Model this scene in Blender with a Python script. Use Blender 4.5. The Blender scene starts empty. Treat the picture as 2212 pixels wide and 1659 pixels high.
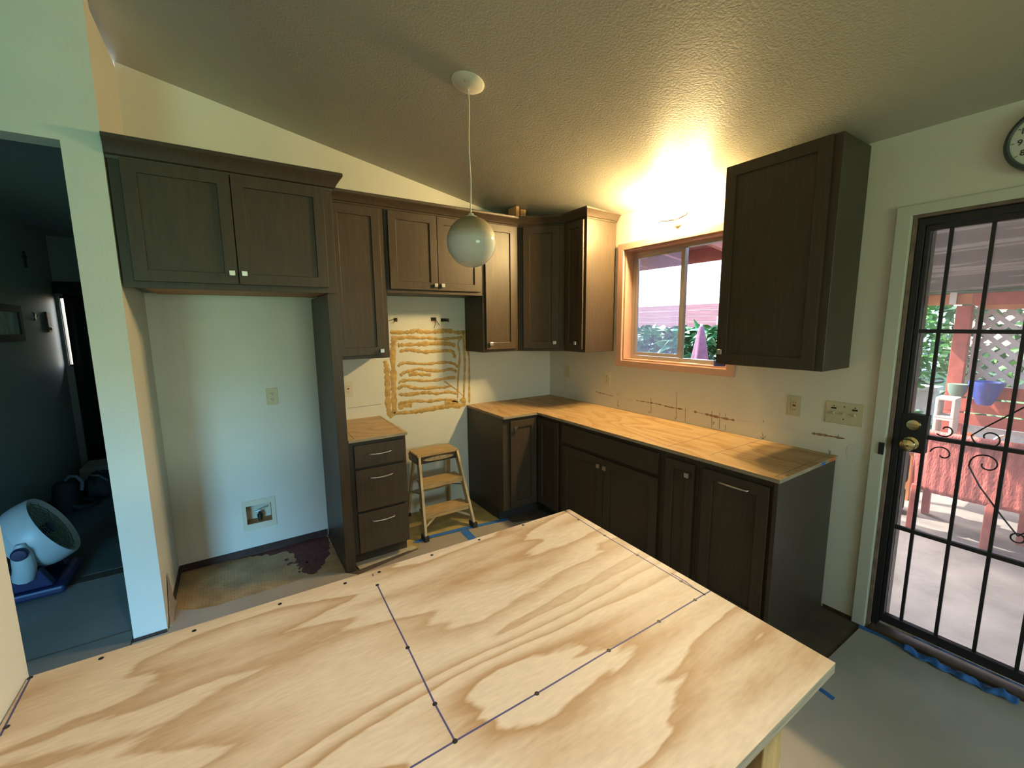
import bpy, bmesh, math, random
from math import sin, cos, pi, radians, sqrt
from mathutils import Vector, Matrix

SC = bpy.context.scene
COL = SC.collection
random.seed(7)

# ------------------------------------------------------------------ camera
cam = bpy.data.cameras.new('camera')
cam_o = bpy.data.objects.new('camera', cam)
COL.objects.link(cam_o)
CAM_P = Vector((-2.7025, -3.4134, 1.6226))
YAW, PITCH, ROLL = radians(-33.2234), radians(-8.0557), radians(-0.5512)
_f = Vector((-sin(YAW)*cos(PITCH), cos(YAW)*cos(PITCH), sin(PITCH)))
_r = Vector((cos(YAW), sin(YAW), 0))
_u = _r.cross(_f)
_r2 = _r*cos(ROLL) + _u*sin(ROLL)
_u2 = _u*cos(ROLL) - _r*sin(ROLL)
cam_o.matrix_world = Matrix(((_r2.x, _u2.x, -_f.x, CAM_P.x), (_r2.y, _u2.y, -_f.y, CAM_P.y),
                             (_r2.z, _u2.z, -_f.z, CAM_P.z), (0, 0, 0, 1)))
cam.sensor_width = 36.0
cam.lens = 36.0*916.5/2212
cam.clip_start = 0.02
SC.camera = cam_o

# ------------------------------------------------------------------ sky, sun, daylight, exposure
world = bpy.data.worlds.new('world')
SC.world = world
world.use_nodes = True
wn = world.node_tree
wn.nodes.clear()
sky = wn.nodes.new('ShaderNodeTexSky')
sky.sky_type = 'NISHITA'
sky.sun_disc = False
sky.sun_elevation = radians(50)
sky.sun_rotation = radians(20)
sky.air_density = 1.0
sky.dust_density = 2.0
bg = wn.nodes.new('ShaderNodeBackground')
bg.inputs['Strength'].default_value = SKY_STRENGTH = 0.75
wo = wn.nodes.new('ShaderNodeOutputWorld')
wn.links.new(sky.outputs[0], bg.inputs[0])
wn.links.new(bg.outputs[0], wo.inputs[0])

def light(name, kind, loc, direction, energy, color, **kw):
    l = bpy.data.lights.new(name, kind)
    l.energy = energy
    l.color = color
    for k, v in kw.items():
        setattr(l, k, v)
    o = bpy.data.objects.new(name, l)
    COL.objects.link(o)
    o.location = loc
    o.rotation_euler = Vector(direction).to_track_quat('-Z', 'Y').to_euler()
    return o

light('sun', 'SUN', (3, 8, 9), (-0.35*-1, -0.80, -1.05), 6.0, (1.0, 0.95, 0.86), angle=radians(0.6))
# daylight that falls in through the glass door behind the camera
light('daylight_left_door_sky', 'AREA', (-6.5, -9.2, 2.66), (0.18, 1.0, -0.12), 820, (0.05, 0.44, 1.0),
      shape='RECTANGLE', size=3.6, size_y=0.7)
light('daylight_left_door_garden', 'AREA', (-6.5, -9.2, 0.95), (0.18, 1.0, 0.10), 86, (0.42, 1.0, 0.70),
      shape='RECTANGLE', size=3.6, size_y=1.6)
light('rear_window_fill', 'AREA', (-1.55, -6.85, 1.55), (-0.05, 1.0, 0.75), 19, (0.70, 1.0, 0.62),  # area light added at the unseen rear window, tilted to brighten the ceiling
      shape='RECTANGLE', size=1.6, size_y=1.1)
# unseen spot added above and behind the camera to brighten the island
light('island_fill_spot', 'SPOT', (-2.35, -3.75, 2.78), (0.0, 0.98, -1.85), 66, (0.92, 0.94, 1.0), spot_size=radians(70), spot_blend=1.0, shadow_soft_size=0.12)
# sampling portals in the window and door openings (they emit nothing themselves)
for nm, loc, sy, sz in (('portal_window', (0.16, -1.42, 1.76), 0.92, 0.9), ('portal_door', (0.16, -3.17, 1.05), 0.92, 2.1)):
    p = light(nm, 'AREA', loc, (-1, 0, 0), 1, (1, 1, 1), shape='RECTANGLE', size=sz, size_y=sy)
    p.data.cycles.is_portal = True
    p.rotation_euler = (0, radians(90), 0)

SC.view_settings.view_transform = 'Standard'
SC.view_settings.look = 'None'
SC.view_settings.gamma = 1.0
SC.view_settings.use_curve_mapping = False
SC.view_settings.exposure = 1.15
SC.cycles.use_denoising = True
SC.cycles.max_bounces = 10
SC.cycles.diffuse_bounces = 6
SC.cycles.sample_clamp_indirect = 6.0
SC.cycles.caustics_reflective = False
SC.cycles.caustics_refractive = False

# ------------------------------------------------------------------ materials
def lin(c):
    return tuple(((x/12.92) if x <= 0.04045 else ((x+0.055)/1.055)**2.4) for x in c)

class NT:
    def __init__(s, name):
        s.m = bpy.data.materials.new(name)
        s.m.use_nodes = True
        s.t = s.m.node_tree
        s.b = s.t.nodes['Principled BSDF']
    def n(s, kind, **kw):
        nd = s.t.nodes.new(kind)
        for k, v in kw.items():
            if k in nd.inputs:
                nd.inputs[k].default_value = v
            else:
                setattr(nd, k, v)
        return nd
    def l(s, a, b):
        s.t.links.new(a, b)
    def coord(s, scale=(1, 1, 1), out='Object'):
        tc = s.n('ShaderNodeTexCoord')
        mp = s.n('ShaderNodeMapping')
        mp.inputs['Scale'].default_value = scale
        s.l(tc.outputs[out], mp.inputs['Vector'])
        return mp.outputs[0]
    def ramp(s, fac, stops, interp='LINEAR'):
        r = s.n('ShaderNodeValToRGB')
        r.color_ramp.interpolation = interp
        els = r.color_ramp.elements
        while len(els) < len(stops):
            els.new(0.5)
        for e, (p, c) in zip(els, stops):
            e.position = p
            e.color = (*c, 1)
        s.l(fac, r.inputs[0])
        return r.outputs[0]
    def bump(s, height, strength, dist):
        b = s.n('ShaderNodeBump')
        b.inputs['Strength'].default_value = strength
        b.inputs['Distance'].default_value = dist
        s.l(height, b.inputs['Height'])
        s.l(b.outputs[0], s.b.inputs['Normal'])

def mat(name, col, rough=0.5, metal=0.0, var=0.0, vscale=8.0, bump=0.0, bscale=60.0, bdist=0.003, stretch=(1, 1, 1),
        emit=None, estr=0.0, spec=None, detail=3.0, trans=0.0, coat=0.0, sss=0.0):
    k = NT(name)
    b = k.b
    b.inputs['Roughness'].default_value = rough
    b.inputs['Metallic'].default_value = metal
    b.inputs['Base Color'].default_value = (*col, 1)
    if spec is not None:
        b.inputs['Specular IOR Level'].default_value = spec
    if coat:
        b.inputs['Coat Weight'].default_value = coat
        b.inputs['Coat Roughness'].default_value = 0.15
    if sss:
        b.inputs['Subsurface Weight'].default_value = sss
        b.inputs['Subsurface Radius'].default_value = (0.05, 0.05, 0.05)
    if var:
        c = k.coord(stretch)
        nz = k.n('ShaderNodeTexNoise', Scale=vscale, Detail=detail)
        k.l(c, nz.inputs['Vector'])
        lo = tuple(max(0, x*(1-var)) for x in col)
        hi = tuple(min(1, x*(1+var)) for x in col)
        k.l(k.ramp(nz.outputs['Fac'], [(0.3, lo), (0.7, hi)]), b.inputs['Base Color'])
    if bump:
        c2 = k.coord(stretch)
        n2 = k.n('ShaderNodeTexNoise', Scale=bscale, Detail=2.0)
        k.l(c2, n2.inputs['Vector'])
        k.bump(n2.outputs['Fac'], bump, bdist)
    if emit:
        b.inputs['Emission Color'].default_value = (*emit, 1)
        b.inputs['Emission Strength'].default_value = estr
    return k.m

M = {}
M['wall'] = mat('wall_paint', (0.69, 0.675, 0.60), 0.55, var=0.03, vscale=3, bump=0.3, bscale=90, bdist=0.003)
M['ceil'] = mat('ceiling_texture', (0.46, 0.44, 0.37), 0.42, bump=0.30, bscale=95, bdist=0.004)
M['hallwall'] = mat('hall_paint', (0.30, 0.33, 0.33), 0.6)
M['white'] = mat('white_trim', (0.60, 0.61, 0.54), 0.4)
M['cab'] = mat('dark_stained_wood', (0.058, 0.041, 0.027), 0.42, var=0.13, vscale=5, stretch=(14, 14, 1.2), spec=0.32)
M['cabin'] = mat('raw_underside', (0.42, 0.20, 0.07), 0.6, var=0.2, vscale=6, stretch=(1, 10, 1))
M['kick'] = mat('toe_kick_dark', (0.03, 0.027, 0.025), 0.6)
M['chrome'] = mat('brushed_nickel', (0.56, 0.54, 0.50), 0.30, metal=1.0)
M['sweep'] = mat('glint_sweep_metal', (0.92, 0.90, 0.86), 0.22, metal=1.0)  # sky glint along the door bottom put into the metal's light colour
M['blackmetal'] = mat('black_iron', (0.012, 0.011, 0.016), 0.45)
M['brass'] = mat('brass', (0.72, 0.58, 0.30), 0.22, metal=1.0)
M['almond'] = mat('almond_plastic', (0.56, 0.51, 0.33), 0.35)
M['ivory'] = mat('ivory_plastic', (0.66, 0.60, 0.44), 0.35)
M['slot'] = mat('dark_slot', (0.02, 0.016, 0.012), 0.6)
M['red'] = mat('red_button', (0.30, 0.03, 0.02), 0.5)
M['cream'] = mat('cream_plastic', (0.66, 0.62, 0.48), 0.4)
M['glue'] = mat('dried_glue', (0.50, 0.315, 0.095), 0.5, var=0.25, vscale=30, bump=0.3, bscale=120)
M['pencil'] = mat('pencil', (0.16, 0.15, 0.17), 0.8)
M['ink'] = mat('marker_ink', (0.06, 0.055, 0.14), 0.6)
M['screw'] = mat('dark_screw', (0.02, 0.018, 0.018), 0.5, metal=0.3)
M['tape'] = mat('blue_masking_tape', (0.03, 0.15, 0.50), 0.6, var=0.15, vscale=25)
M['paper'] = mat('floor_paper', (0.33, 0.285, 0.235), 0.75, var=0.10, vscale=3, bump=0.15, bscale=6, bdist=0.01)
M['paperdaylit'] = mat('floor_paper_daylit', (0.43, 0.395, 0.355), 0.75, var=0.14, vscale=2.2, bump=0.2, bscale=5, bdist=0.01)  # brown floor paper greyed: the door's daylight is put into the colour
M['paperdim'] = mat('floor_paper_dim', (0.19, 0.18, 0.155), 0.8, var=0.15, vscale=2.5)  # darker copy of that paper; dimness of hall and left room painted in
M['subfloor'] = mat('dark_subfloor', (0.085, 0.062, 0.045), 0.75, var=0.35, vscale=7)
M['darkstrip'] = mat('cove_base_mastic', (0.045, 0.022, 0.016), 0.7, var=0.3, vscale=20)
M['stain'] = mat('red_brown_stain', (0.085, 0.022, 0.022), 0.7, var=0.5, vscale=22)
M['casing'] = mat('pink_beige_wood', (0.60, 0.37, 0.29), 0.42, var=0.05, vscale=4)
M['alu'] = mat('aluminium_frame', (0.50, 0.48, 0.47), 0.38, metal=0.6)
M['doorwood'] = mat('weathered_jamb', (0.20, 0.13, 0.10), 0.6, var=0.3, vscale=18)
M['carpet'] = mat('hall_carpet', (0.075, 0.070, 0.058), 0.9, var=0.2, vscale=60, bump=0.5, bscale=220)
M['thresh'] = mat('threshold_strip', (0.07, 0.045, 0.028), 0.7, var=0.3, vscale=20)
M['fanwhite'] = mat('fan_white', (0.46, 0.50, 0.52), 0.4)
M['fanblue'] = mat('fan_blue', (0.012, 0.015, 0.065), 0.45)
M['fangreen'] = mat('fan_interior', (0.10, 0.15, 0.10), 0.5)
M['blackfab'] = mat('black_fabric', (0.012, 0.012, 0.014), 0.8)
M['greyfab'] = mat('grey_fabric', (0.10, 0.10, 0.13), 0.8)
M['palebox'] = mat('pale_box', (0.42, 0.40, 0.34), 0.7)
M['frameblack'] = mat('black_frame', (0.015, 0.014, 0.016), 0.5)
M['print'] = mat('print_pale', (0.85, 0.83, 0.78), 0.3, var=0.5, vscale=5, stretch=(1, 3, 0.6))
M['printdark'] = mat('print_dark', (0.03, 0.04, 0.08), 0.5)
M['brownwood'] = mat('brown_wood', (0.16, 0.08, 0.035), 0.5, var=0.3, vscale=20)
M['lumber'] = mat('raw_lumber', (0.60, 0.36, 0.15), 0.6, var=0.2, vscale=7, stretch=(8, 8, 1))
M['ladder'] = mat('worn_ladder_wood', (0.42, 0.285, 0.125), 0.5, var=0.3, vscale=9, stretch=(1, 10, 10), bump=0.1)
M['ladderpale'] = mat('ladder_rail', (0.44, 0.36, 0.22), 0.5, var=0.2, vscale=10)
M['laddertop'] = mat('ladder_cap_black', (0.035, 0.024, 0.018), 0.45, var=0.4, vscale=30)
M['badge'] = mat('ladder_badge', (0.46, 0.36, 0.20), 0.35, metal=0.4, var=0.3, vscale=60)
M['rubber'] = mat('black_rubber', (0.02, 0.02, 0.022), 0.7)
M['cord'] = mat('white_cord', (0.66, 0.64, 0.52), 0.5)
M['plate'] = mat('canopy_white', (0.72, 0.70, 0.60), 0.35)
M['clockrim'] = mat('clock_rim', (0.055, 0.065, 0.065), 0.4)
M['clockface'] = mat('clock_face', (0.62, 0.63, 0.60), 0.4)
M['numeral'] = mat('clock_numeral', (0.06, 0.06, 0.07), 0.6)
M['concrete'] = mat('patio_concrete', (0.27, 0.235, 0.195), 0.85, var=0.25, vscale=4, detail=6.0, bump=0.4, bscale=40, bdist=0.005)
M['redpaint'] = mat('red_paint', (0.44, 0.10, 0.065), 0.55, var=0.2, vscale=14)
M['redwicker'] = mat('red_wicker', (0.50, 0.13, 0.10), 0.6, var=0.35, vscale=20, bump=0.7, bscale=90, bdist=0.01, stretch=(1, 1, 0.35))
M['orangewood'] = mat('orange_wood', (0.52, 0.20, 0.075), 0.6, var=0.2, vscale=8)
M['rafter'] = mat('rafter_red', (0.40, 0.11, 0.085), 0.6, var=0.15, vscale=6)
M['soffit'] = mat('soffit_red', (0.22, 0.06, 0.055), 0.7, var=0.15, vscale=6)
M['lattice'] = mat('grey_lattice', (0.62, 0.59, 0.57), 0.7)
M['block'] = mat('cinder_block', (0.60, 0.57, 0.53), 0.9, var=0.1, vscale=30, bump=0.4, bscale=90)
M['pot'] = mat('blue_glazed_pot', (0.035, 0.075, 0.36), 0.25)
M['fence'] = mat('fence_red_board', (0.34, 0.15, 0.155), 0.7, var=0.2, vscale=6, stretch=(1, 0.4, 6))
M['umb'] = mat('umbrella_fabric', (0.25, 0.10, 0.15), 0.8, var=0.2, vscale=10)
M['housewhite'] = mat('neighbour_white', (0.88, 0.88, 0.88), 0.7)
M['houseroof'] = mat('neighbour_roof', (0.70, 0.71, 0.73), 0.6)
M['lawn'] = mat('lawn', (0.08, 0.16, 0.03), 0.9, var=0.4, vscale=30)
M['earth'] = mat('planter_earth', (0.20, 0.17, 0.13), 0.9, var=0.3, vscale=10)
M['stem'] = mat('plant_stem', (0.10, 0.13, 0.04), 0.7)
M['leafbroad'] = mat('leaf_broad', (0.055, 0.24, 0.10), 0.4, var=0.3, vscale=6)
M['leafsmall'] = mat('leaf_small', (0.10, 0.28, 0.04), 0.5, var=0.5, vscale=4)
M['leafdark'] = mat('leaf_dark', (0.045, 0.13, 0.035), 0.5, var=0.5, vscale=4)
M['opalglow'] = mat('lit_glass_shade', (0.9, 0.85, 0.75), 0.4, emit=(1.0, 0.71, 0.31), estr=390.0)
M['toolgrey'] = mat('tool_grey', (0.08, 0.08, 0.09), 0.5)
M['orange'] = mat('orange_plastic', (0.60, 0.12, 0.03), 0.5)
M['tapebluedark'] = mat('tape_roll_blue', (0.02, 0.05, 0.25), 0.5)
M['sheetwhite'] = mat('white_sheet', (0.72, 0.70, 0.68), 0.6)
M['copper'] = mat('wire_copper', (0.40, 0.16, 0.05), 0.4, metal=0.6)

def plywood(name, light_c, dark_c, axis=0, scale=1.0, contrast=1.0):
    """rotary-cut softwood: long wavy cathedral bands, one sharp edge per band"""
    k = NT(name)
    st = [5.2, 5.2, 5.2]
    st[axis] = 1.15
    c = k.coord(tuple(x*scale for x in st))
    warp = k.n('ShaderNodeTexNoise', Scale=1.7, Detail=4.0, Roughness=0.55)
    k.l(c, warp.inputs['Vector'])
    base = k.n('ShaderNodeTexNoise', Scale=0.62, Detail=2.0, Roughness=0.5)
    k.l(c, base.inputs['Vector'])
    m1 = k.n('ShaderNodeMath', operation='MULTIPLY')
    m1.inputs[1].default_value = 10.5
    k.l(base.outputs['Fac'], m1.inputs[0])
    m2 = k.n('ShaderNodeMath', operation='MULTIPLY_ADD')
    m2.inputs[1].default_value = 2.0
    k.l(warp.outputs['Fac'], m2.inputs[0])
    k.l(m1.outputs[0], m2.inputs[2])
    fr = k.n('ShaderNodeMath', operation='FRACT')
    k.l(m2.outputs[0], fr.inputs[0])
    mid = tuple(a*0.55+b*0.45 for a, b in zip(light_c, dark_c))
    band = k.ramp(fr.outputs[0], [(0.0, light_c), (0.25, light_c), (0.60, mid), (0.88, dark_c), (0.96, light_c)])
    big = k.n('ShaderNodeTexNoise', Scale=0.5, Detail=1.0)
    k.l(c, big.inputs['Vector'])
    amt = k.ramp(big.outputs['Fac'], [(0.30, (0.50*contrast,)*3), (0.58, (1.0*contrast,)*3)])
    mx = k.n('ShaderNodeMix', data_type='RGBA')
    k.l(amt, mx.inputs['Factor'])
    mx.inputs['A'].default_value = (*light_c, 1)
    k.l(band, mx.inputs['B'])
    fine = k.n('ShaderNodeTexNoise', Scale=26.0, Detail=3.0)
    k.l(c, fine.inputs['Vector'])
    f2 = k.ramp(fine.outputs['Fac'], [(0.3, (0.90,)*3), (0.7, (1.06,)*3)])
    ml = k.n('ShaderNodeMix', data_type='RGBA', blend_type='MULTIPLY')
    ml.inputs['Factor'].default_value = 1.0
    k.l(mx.outputs['Result'], ml.inputs['A'])
    k.l(f2, ml.inputs['B'])
    # knots
    kc = k.coord((1.0, 1.0, 0.0) if axis != 1 else (1.0, 1.0, 0.0))
    vo = k.n('ShaderNodeTexVoronoi', Scale=2.6)
    k.l(kc, vo.inputs['Vector'])
    kn = k.ramp(vo.outputs['Distance'], [(0.0, (0.35, 0.26, 0.16)), (0.035, (0.62, 0.55, 0.45)), (0.07, (1, 1, 1))])
    m3 = k.n('ShaderNodeMix', data_type='RGBA', blend_type='MULTIPLY')
    m3.inputs['Factor'].default_value = 0.6
    k.l(ml.outputs['Result'], m3.inputs['A'])
    k.l(kn, m3.inputs['B'])
    k.l(m3.outputs['Result'], k.b.inputs['Base Color'])
    k.b.inputs['Roughness'].default_value = 0.52
    k.bump(fine.outputs['Fac'], 0.06, 0.002)
    return k.m

def tarp():
    k = NT('patio_cover_sheet')
    c = k.coord((2.6, 0.35, 1.0))
    nz = k.n('ShaderNodeTexNoise', Scale=1.5, Detail=5.0, Roughness=0.55)
    k.l(c, nz.inputs['Vector'])
    k.l(k.ramp(nz.outputs['Fac'], [(0.30, (0.085, 0.070, 0.062)), (0.50, (0.12, 0.105, 0.10)), (0.535, (0.27, 0.26, 0.26)), (0.60, (0.24, 0.23, 0.23)), (0.64, (0.11, 0.095, 0.088))]), k.b.inputs['Base Color'])
    k.b.inputs['Roughness'].default_value = 0.6
    return k.m
M['tarp'] = tarp()
M['ply'] = plywood('plywood_island', (0.60, 0.475, 0.325), (0.37, 0.215, 0.095), 0, 0.92)
M['plyw2'] = plywood('plywood_counter', (0.50, 0.335, 0.17), (0.36, 0.20, 0.075), 1, 1.0)
M['plyw1'] = plywood('plywood_counter_left', (0.56, 0.40, 0.23), (0.44, 0.27, 0.12), 0, 1.2)
M['stripwood'] = mat('pale_floor_wood', (0.50, 0.42, 0.29), 0.6, var=0.15, vscale=7)
M['plyedge'] = mat('plywood_edge', (0.34, 0.27, 0.19), 0.7, var=0.35, vscale=9, stretch=(1, 1, 40))

def vinyl(name, c1, c2, mortar, sc=1.0):
    k = NT(name)
    c = k.coord((1, 1, 1))
    br = k.n('ShaderNodeTexBrick')
    br.offset = 0.5
    br.inputs['Scale'].default_value = 14*sc
    br.inputs['Color1'].default_value = (*c1, 1)
    br.inputs['Color2'].default_value = (*c2, 1)
    br.inputs['Mortar'].default_value = (*mortar, 1)
    br.inputs['Mortar Size'].default_value = 0.02
    k.l(c, br.inputs['Vector'])
    nz = k.n('ShaderNodeTexNoise', Scale=5.0, Detail=4.0)
    k.l(c, nz.inputs['Vector'])
    d = k.ramp(nz.outputs['Fac'], [(0.35, (0.62, 0.55, 0.5)), (0.62, (1.05, 1.0, 0.95))])
    mm = k.n('ShaderNodeMix', data_type='RGBA', blend_type='MULTIPLY')
    mm.inputs['Factor'].default_value = 1.0
    k.l(br.outputs['Color'], mm.inputs['A'])
    k.l(d, mm.inputs['B'])
    k.l(mm.outputs['Result'], k.b.inputs['Base Color'])
    k.b.inputs['Roughness'].default_value = 0.45
    return k.m
M['vinyl'] = vinyl('old_sheet_vinyl', (0.46, 0.32, 0.15), (0.40, 0.28, 0.13), (0.27, 0.18, 0.08))
M['vinyl2'] = mat('yellowed_underlay', (0.46, 0.34, 0.115), 0.5, var=0.25, vscale=6)

def glass(name, tint=(1, 1, 1), film=0.0, fcol=(0.8, 0.8, 0.8)):
    k = NT(name)
    k.t.nodes.remove(k.b)
    out = [n for n in k.t.nodes if n.type == 'OUTPUT_MATERIAL'][0]
    tr = k.n('ShaderNodeBsdfTransparent')
    tr.inputs[0].default_value = (*tint, 1)
    g = k.n('ShaderNodeBsdfGlossy')
    g.inputs['Roughness'].default_value = 0.02
    fr = k.n('ShaderNodeFresnel')
    fr.inputs['IOR'].default_value = 1.45
    mx = k.n('ShaderNodeMixShader')
    k.l(fr.outputs[0], mx.inputs[0])
    k.l(tr.outputs[0], mx.inputs[1])
    k.l(g.outputs[0], mx.inputs[2])
    res = mx
    if film:
        # haze of glare and insect screen, put in as scattering by the pane
        tl = k.n('ShaderNodeBsdfTranslucent')
        tl.inputs[0].default_value = (*fcol, 1)
        m2 = k.n('ShaderNodeMixShader')
        m2.inputs[0].default_value = film
        k.l(mx.outputs[0], m2.inputs[1])
        k.l(tl.outputs[0], m2.inputs[2])
        res = m2
    k.l(res.outputs[0], out.inputs[0])
    return k.m
M['glass'] = glass('window_glass', (0.97, 0.99, 1.0))
M['hazyglass'] = glass('hazy_window_glass', (0.95, 0.98, 1.0), 0.10, (0.75, 0.80, 1.0))
M['screen'] = glass('door_glass', (0.94, 0.94, 0.95), 0.08, (0.8, 0.78, 0.8))

def opal():
    """milk-glass globe with a coat of dust settled on the upper half"""
    k = NT('opal_globe')
    tc = k.n('ShaderNodeTexCoord')
    sp = k.n('ShaderNodeSeparateXYZ')
    k.l(tc.outputs['Generated'], sp.inputs[0])
    nz = k.n('ShaderNodeTexNoise', Scale=14.0, Detail=3.0)
    k.l(tc.outputs['Object'], nz.inputs['Vector'])
    ad = k.n('ShaderNodeMath', operation='MULTIPLY_ADD')
    ad.inputs[1].default_value = 0.05
    k.l(nz.outputs['Fac'], ad.inputs[0])
    k.l(sp.outputs['Z'], ad.inputs[2])
    k.l(k.ramp(ad.outputs[0], [(0.55, (0.66, 0.67, 0.64)), (0.74, (0.40, 0.33, 0.21)), (1.0, (0.24, 0.18, 0.10))]), k.b.inputs['Base Color'])
    k.l(k.ramp(ad.outputs[0], [(0.58, (0.06,)*3), (0.75, (0.6,)*3)]), k.b.inputs['Roughness'])
    return k.m
M['opal'] = opal()

# traced lines, in metres on their own surfaces
BEADS=[([(-1.637, 1.566), (-1.524, 1.562), (-1.459, 1.566), (-1.416, 1.575), (-1.365, 1.564), (-1.267, 1.562), (-1.19, 1.568), (-1.112, 1.567), (-1.031, 1.551), (-0.957, 1.56)], 0.0329),
([(-1.629, 1.525), (-1.561, 1.517), (-1.49, 1.522), (-1.382, 1.513), (-1.307, 1.514), (-1.208, 1.499), (-1.073, 1.504), (-1.0, 1.51)], 0.0244),
([(-1.577, 1.459), (-1.528, 1.461), (-1.421, 1.461), (-1.309, 1.464), (-1.194, 1.463), (-1.115, 1.454), (-1.059, 1.438)], 0.0339),
([(-1.566, 1.408), (-1.495, 1.419), (-1.423, 1.409), (-1.349, 1.395), (-1.235, 1.397), (-1.133, 1.396), (-1.085, 1.38), (-1.067, 1.327)], 0.0301),
([(-1.582, 1.285), (-1.557, 1.308), (-1.5, 1.311), (-1.354, 1.293), (-1.239, 1.296), (-1.137, 1.294), (-1.072, 1.275), (-1.041, 1.243)], 0.0244),
([(-1.568, 1.208), (-1.532, 1.233), (-1.466, 1.246), (-1.407, 1.253), (-1.318, 1.236), (-1.202, 1.224), (-1.122, 1.234), (-1.074, 1.219), (-1.058, 1.2)], 0.0244),
([(-1.497, 1.209), (-1.446, 1.216), (-1.357, 1.203), (-1.297, 1.196)], 0.032),
([(-1.579, 1.139), (-1.564, 1.162), (-1.47, 1.165), (-1.359, 1.149), (-1.244, 1.147), (-1.141, 1.157), (-1.068, 1.155)], 0.0263),
([(-1.595, 1.098), (-1.551, 1.122), (-1.508, 1.115), (-1.458, 1.096), (-1.362, 1.084), (-1.27, 1.083), (-1.192, 1.076), (-1.111, 1.084)], 0.0263),
([(-1.59, 1.056), (-1.512, 1.045), (-1.401, 1.048), (-1.326, 1.044), (-1.249, 1.029), (-1.145, 1.034), (-1.056, 1.007)], 0.0282),
([(-1.601, 0.973), (-1.514, 0.984), (-1.441, 0.984), (-1.329, 0.968), (-1.211, 0.97), (-1.131, 0.961), (-1.05, 0.926)], 0.0263),
([(-1.639, 0.903), (-1.555, 0.896), (-1.445, 0.893), (-1.331, 0.898), (-1.214, 0.903), (-1.133, 0.905), (-1.051, 0.895), (-0.975, 0.902)], 0.0376),
([(-1.181, 0.937), (-1.116, 0.937), (-1.054, 0.938)], 0.0545),
([(-1.596, 0.937), (-1.544, 0.959), (-1.479, 0.952)], 0.047),
([(-1.69, 1.339), (-1.676, 1.284), (-1.677, 1.182), (-1.679, 1.079), (-1.681, 0.975), (-1.674, 0.911), (-1.652, 0.869)], 0.0414),
([(-1.603, 1.511), (-1.616, 1.451), (-1.624, 1.349), (-1.623, 1.246), (-1.628, 1.143), (-1.629, 1.039), (-1.633, 0.899)], 0.047),
([(-0.991, 1.517), (-1.034, 1.459), (-1.021, 1.354), (-1.032, 1.243), (-1.044, 1.131), (-1.053, 0.965)], 0.0188),
([(-0.982, 1.561), (-0.977, 1.427), (-0.973, 1.277), (-0.982, 1.126), (-0.991, 0.958)], 0.0207),
([(-0.957, 1.553), (-0.952, 1.426), (-0.929, 1.335), (-0.929, 1.198), (-0.933, 1.045), (-0.936, 0.906)], 0.0188),
([(-1.182, 1.134), (-1.047, 1.032), (-0.974, 0.948)], 0.0085),
([(-1.016, 0.961), (-0.995, 0.935), (-0.974, 0.941)], 0.047)]
CAULK=[([(-0.667, 1.012), (-0.717, 1.007), (-0.885, 0.997)], 0.01),
([(-1.124, 0.998), (-1.219, 0.999), (-1.338, 1.0), (-1.452, 0.993), (-1.558, 0.995)], 0.01),
([(-1.647, 0.993), (-1.731, 0.99), (-1.823, 0.985), (-1.942, 0.984)], 0.0142),
([(-2.385, 0.992), (-2.439, 0.995), (-2.541, 0.996)], 0.0128)]
CAULKW=[([(-1.953, 0.985), (-2.052, 0.996), (-2.147, 0.999), (-2.236, 0.997), (-2.353, 0.993)], 0.0128),
([(-0.048, 1.004), (-0.338, 1.019), (-0.514, 1.01)], 0.0114),
([(-0.921, 0.993), (-1.092, 0.997)], 0.01)]
PENCIL=[[(-0.929, 1.035), (-0.926, 1.014)],
[(-0.931, 0.974), (-0.936, 0.916)],
[(-1.27, 1.036), (-1.279, 0.918)],
[(-1.502, 1.119), (-1.503, 0.909)],
[(-1.577, 1.004), (-1.581, 0.903)],
[(-1.782, 1.021), (-1.786, 0.906)],
[(-1.837, 1.02), (-1.84, 0.904)],
[(-1.879, 1.016), (-1.88, 1.0)],
[(-1.881, 0.942), (-1.883, 0.905)],
[(-2.119, 1.021), (-2.12, 1.004)],
[(-2.121, 0.939), (-2.126, 0.9)],
[(-2.111, 0.912), (-2.126, 0.9), (-2.141, 0.923)],
[(-2.511, 1.013), (-2.512, 0.998)],
[(-2.474, 0.916), (-2.479, 0.895), (-2.483, 0.914)],
[(-1.249, 0.932), (-1.265, 0.916), (-1.27, 0.939)],
[(-1.489, 0.921), (-1.499, 0.911), (-1.506, 0.928)],
[(-0.923, 0.932), (-0.936, 0.916), (-0.952, 0.932)],
[(-1.79, 0.942), (-1.803, 0.947), (-1.793, 0.93), (-1.806, 0.932)],
[(-0.395, 0.934), (-0.4, 0.917)]]
SCREWS=[(-1.667, -2.208), (-1.676, -2.292), (-1.683, -2.433), (-1.689, -2.581), (-1.695, -2.742), (-1.737, -2.813), (-1.884, -2.813), (-2.055, -2.811), (-2.256, -2.811), (-2.434, -2.809), (-2.428, -2.55), (-2.434, -2.72), (-1.872, -2.21), (-2.056, -2.213), (-2.228, -2.213)]+[(-2.418, -2.274), (-2.395, -2.213), (-2.492, -2.214), (-2.656, -2.212), (-2.839, -2.208), (-3.006, -2.199), (-3.118, -2.187), (-3.111, -2.324)]
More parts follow.
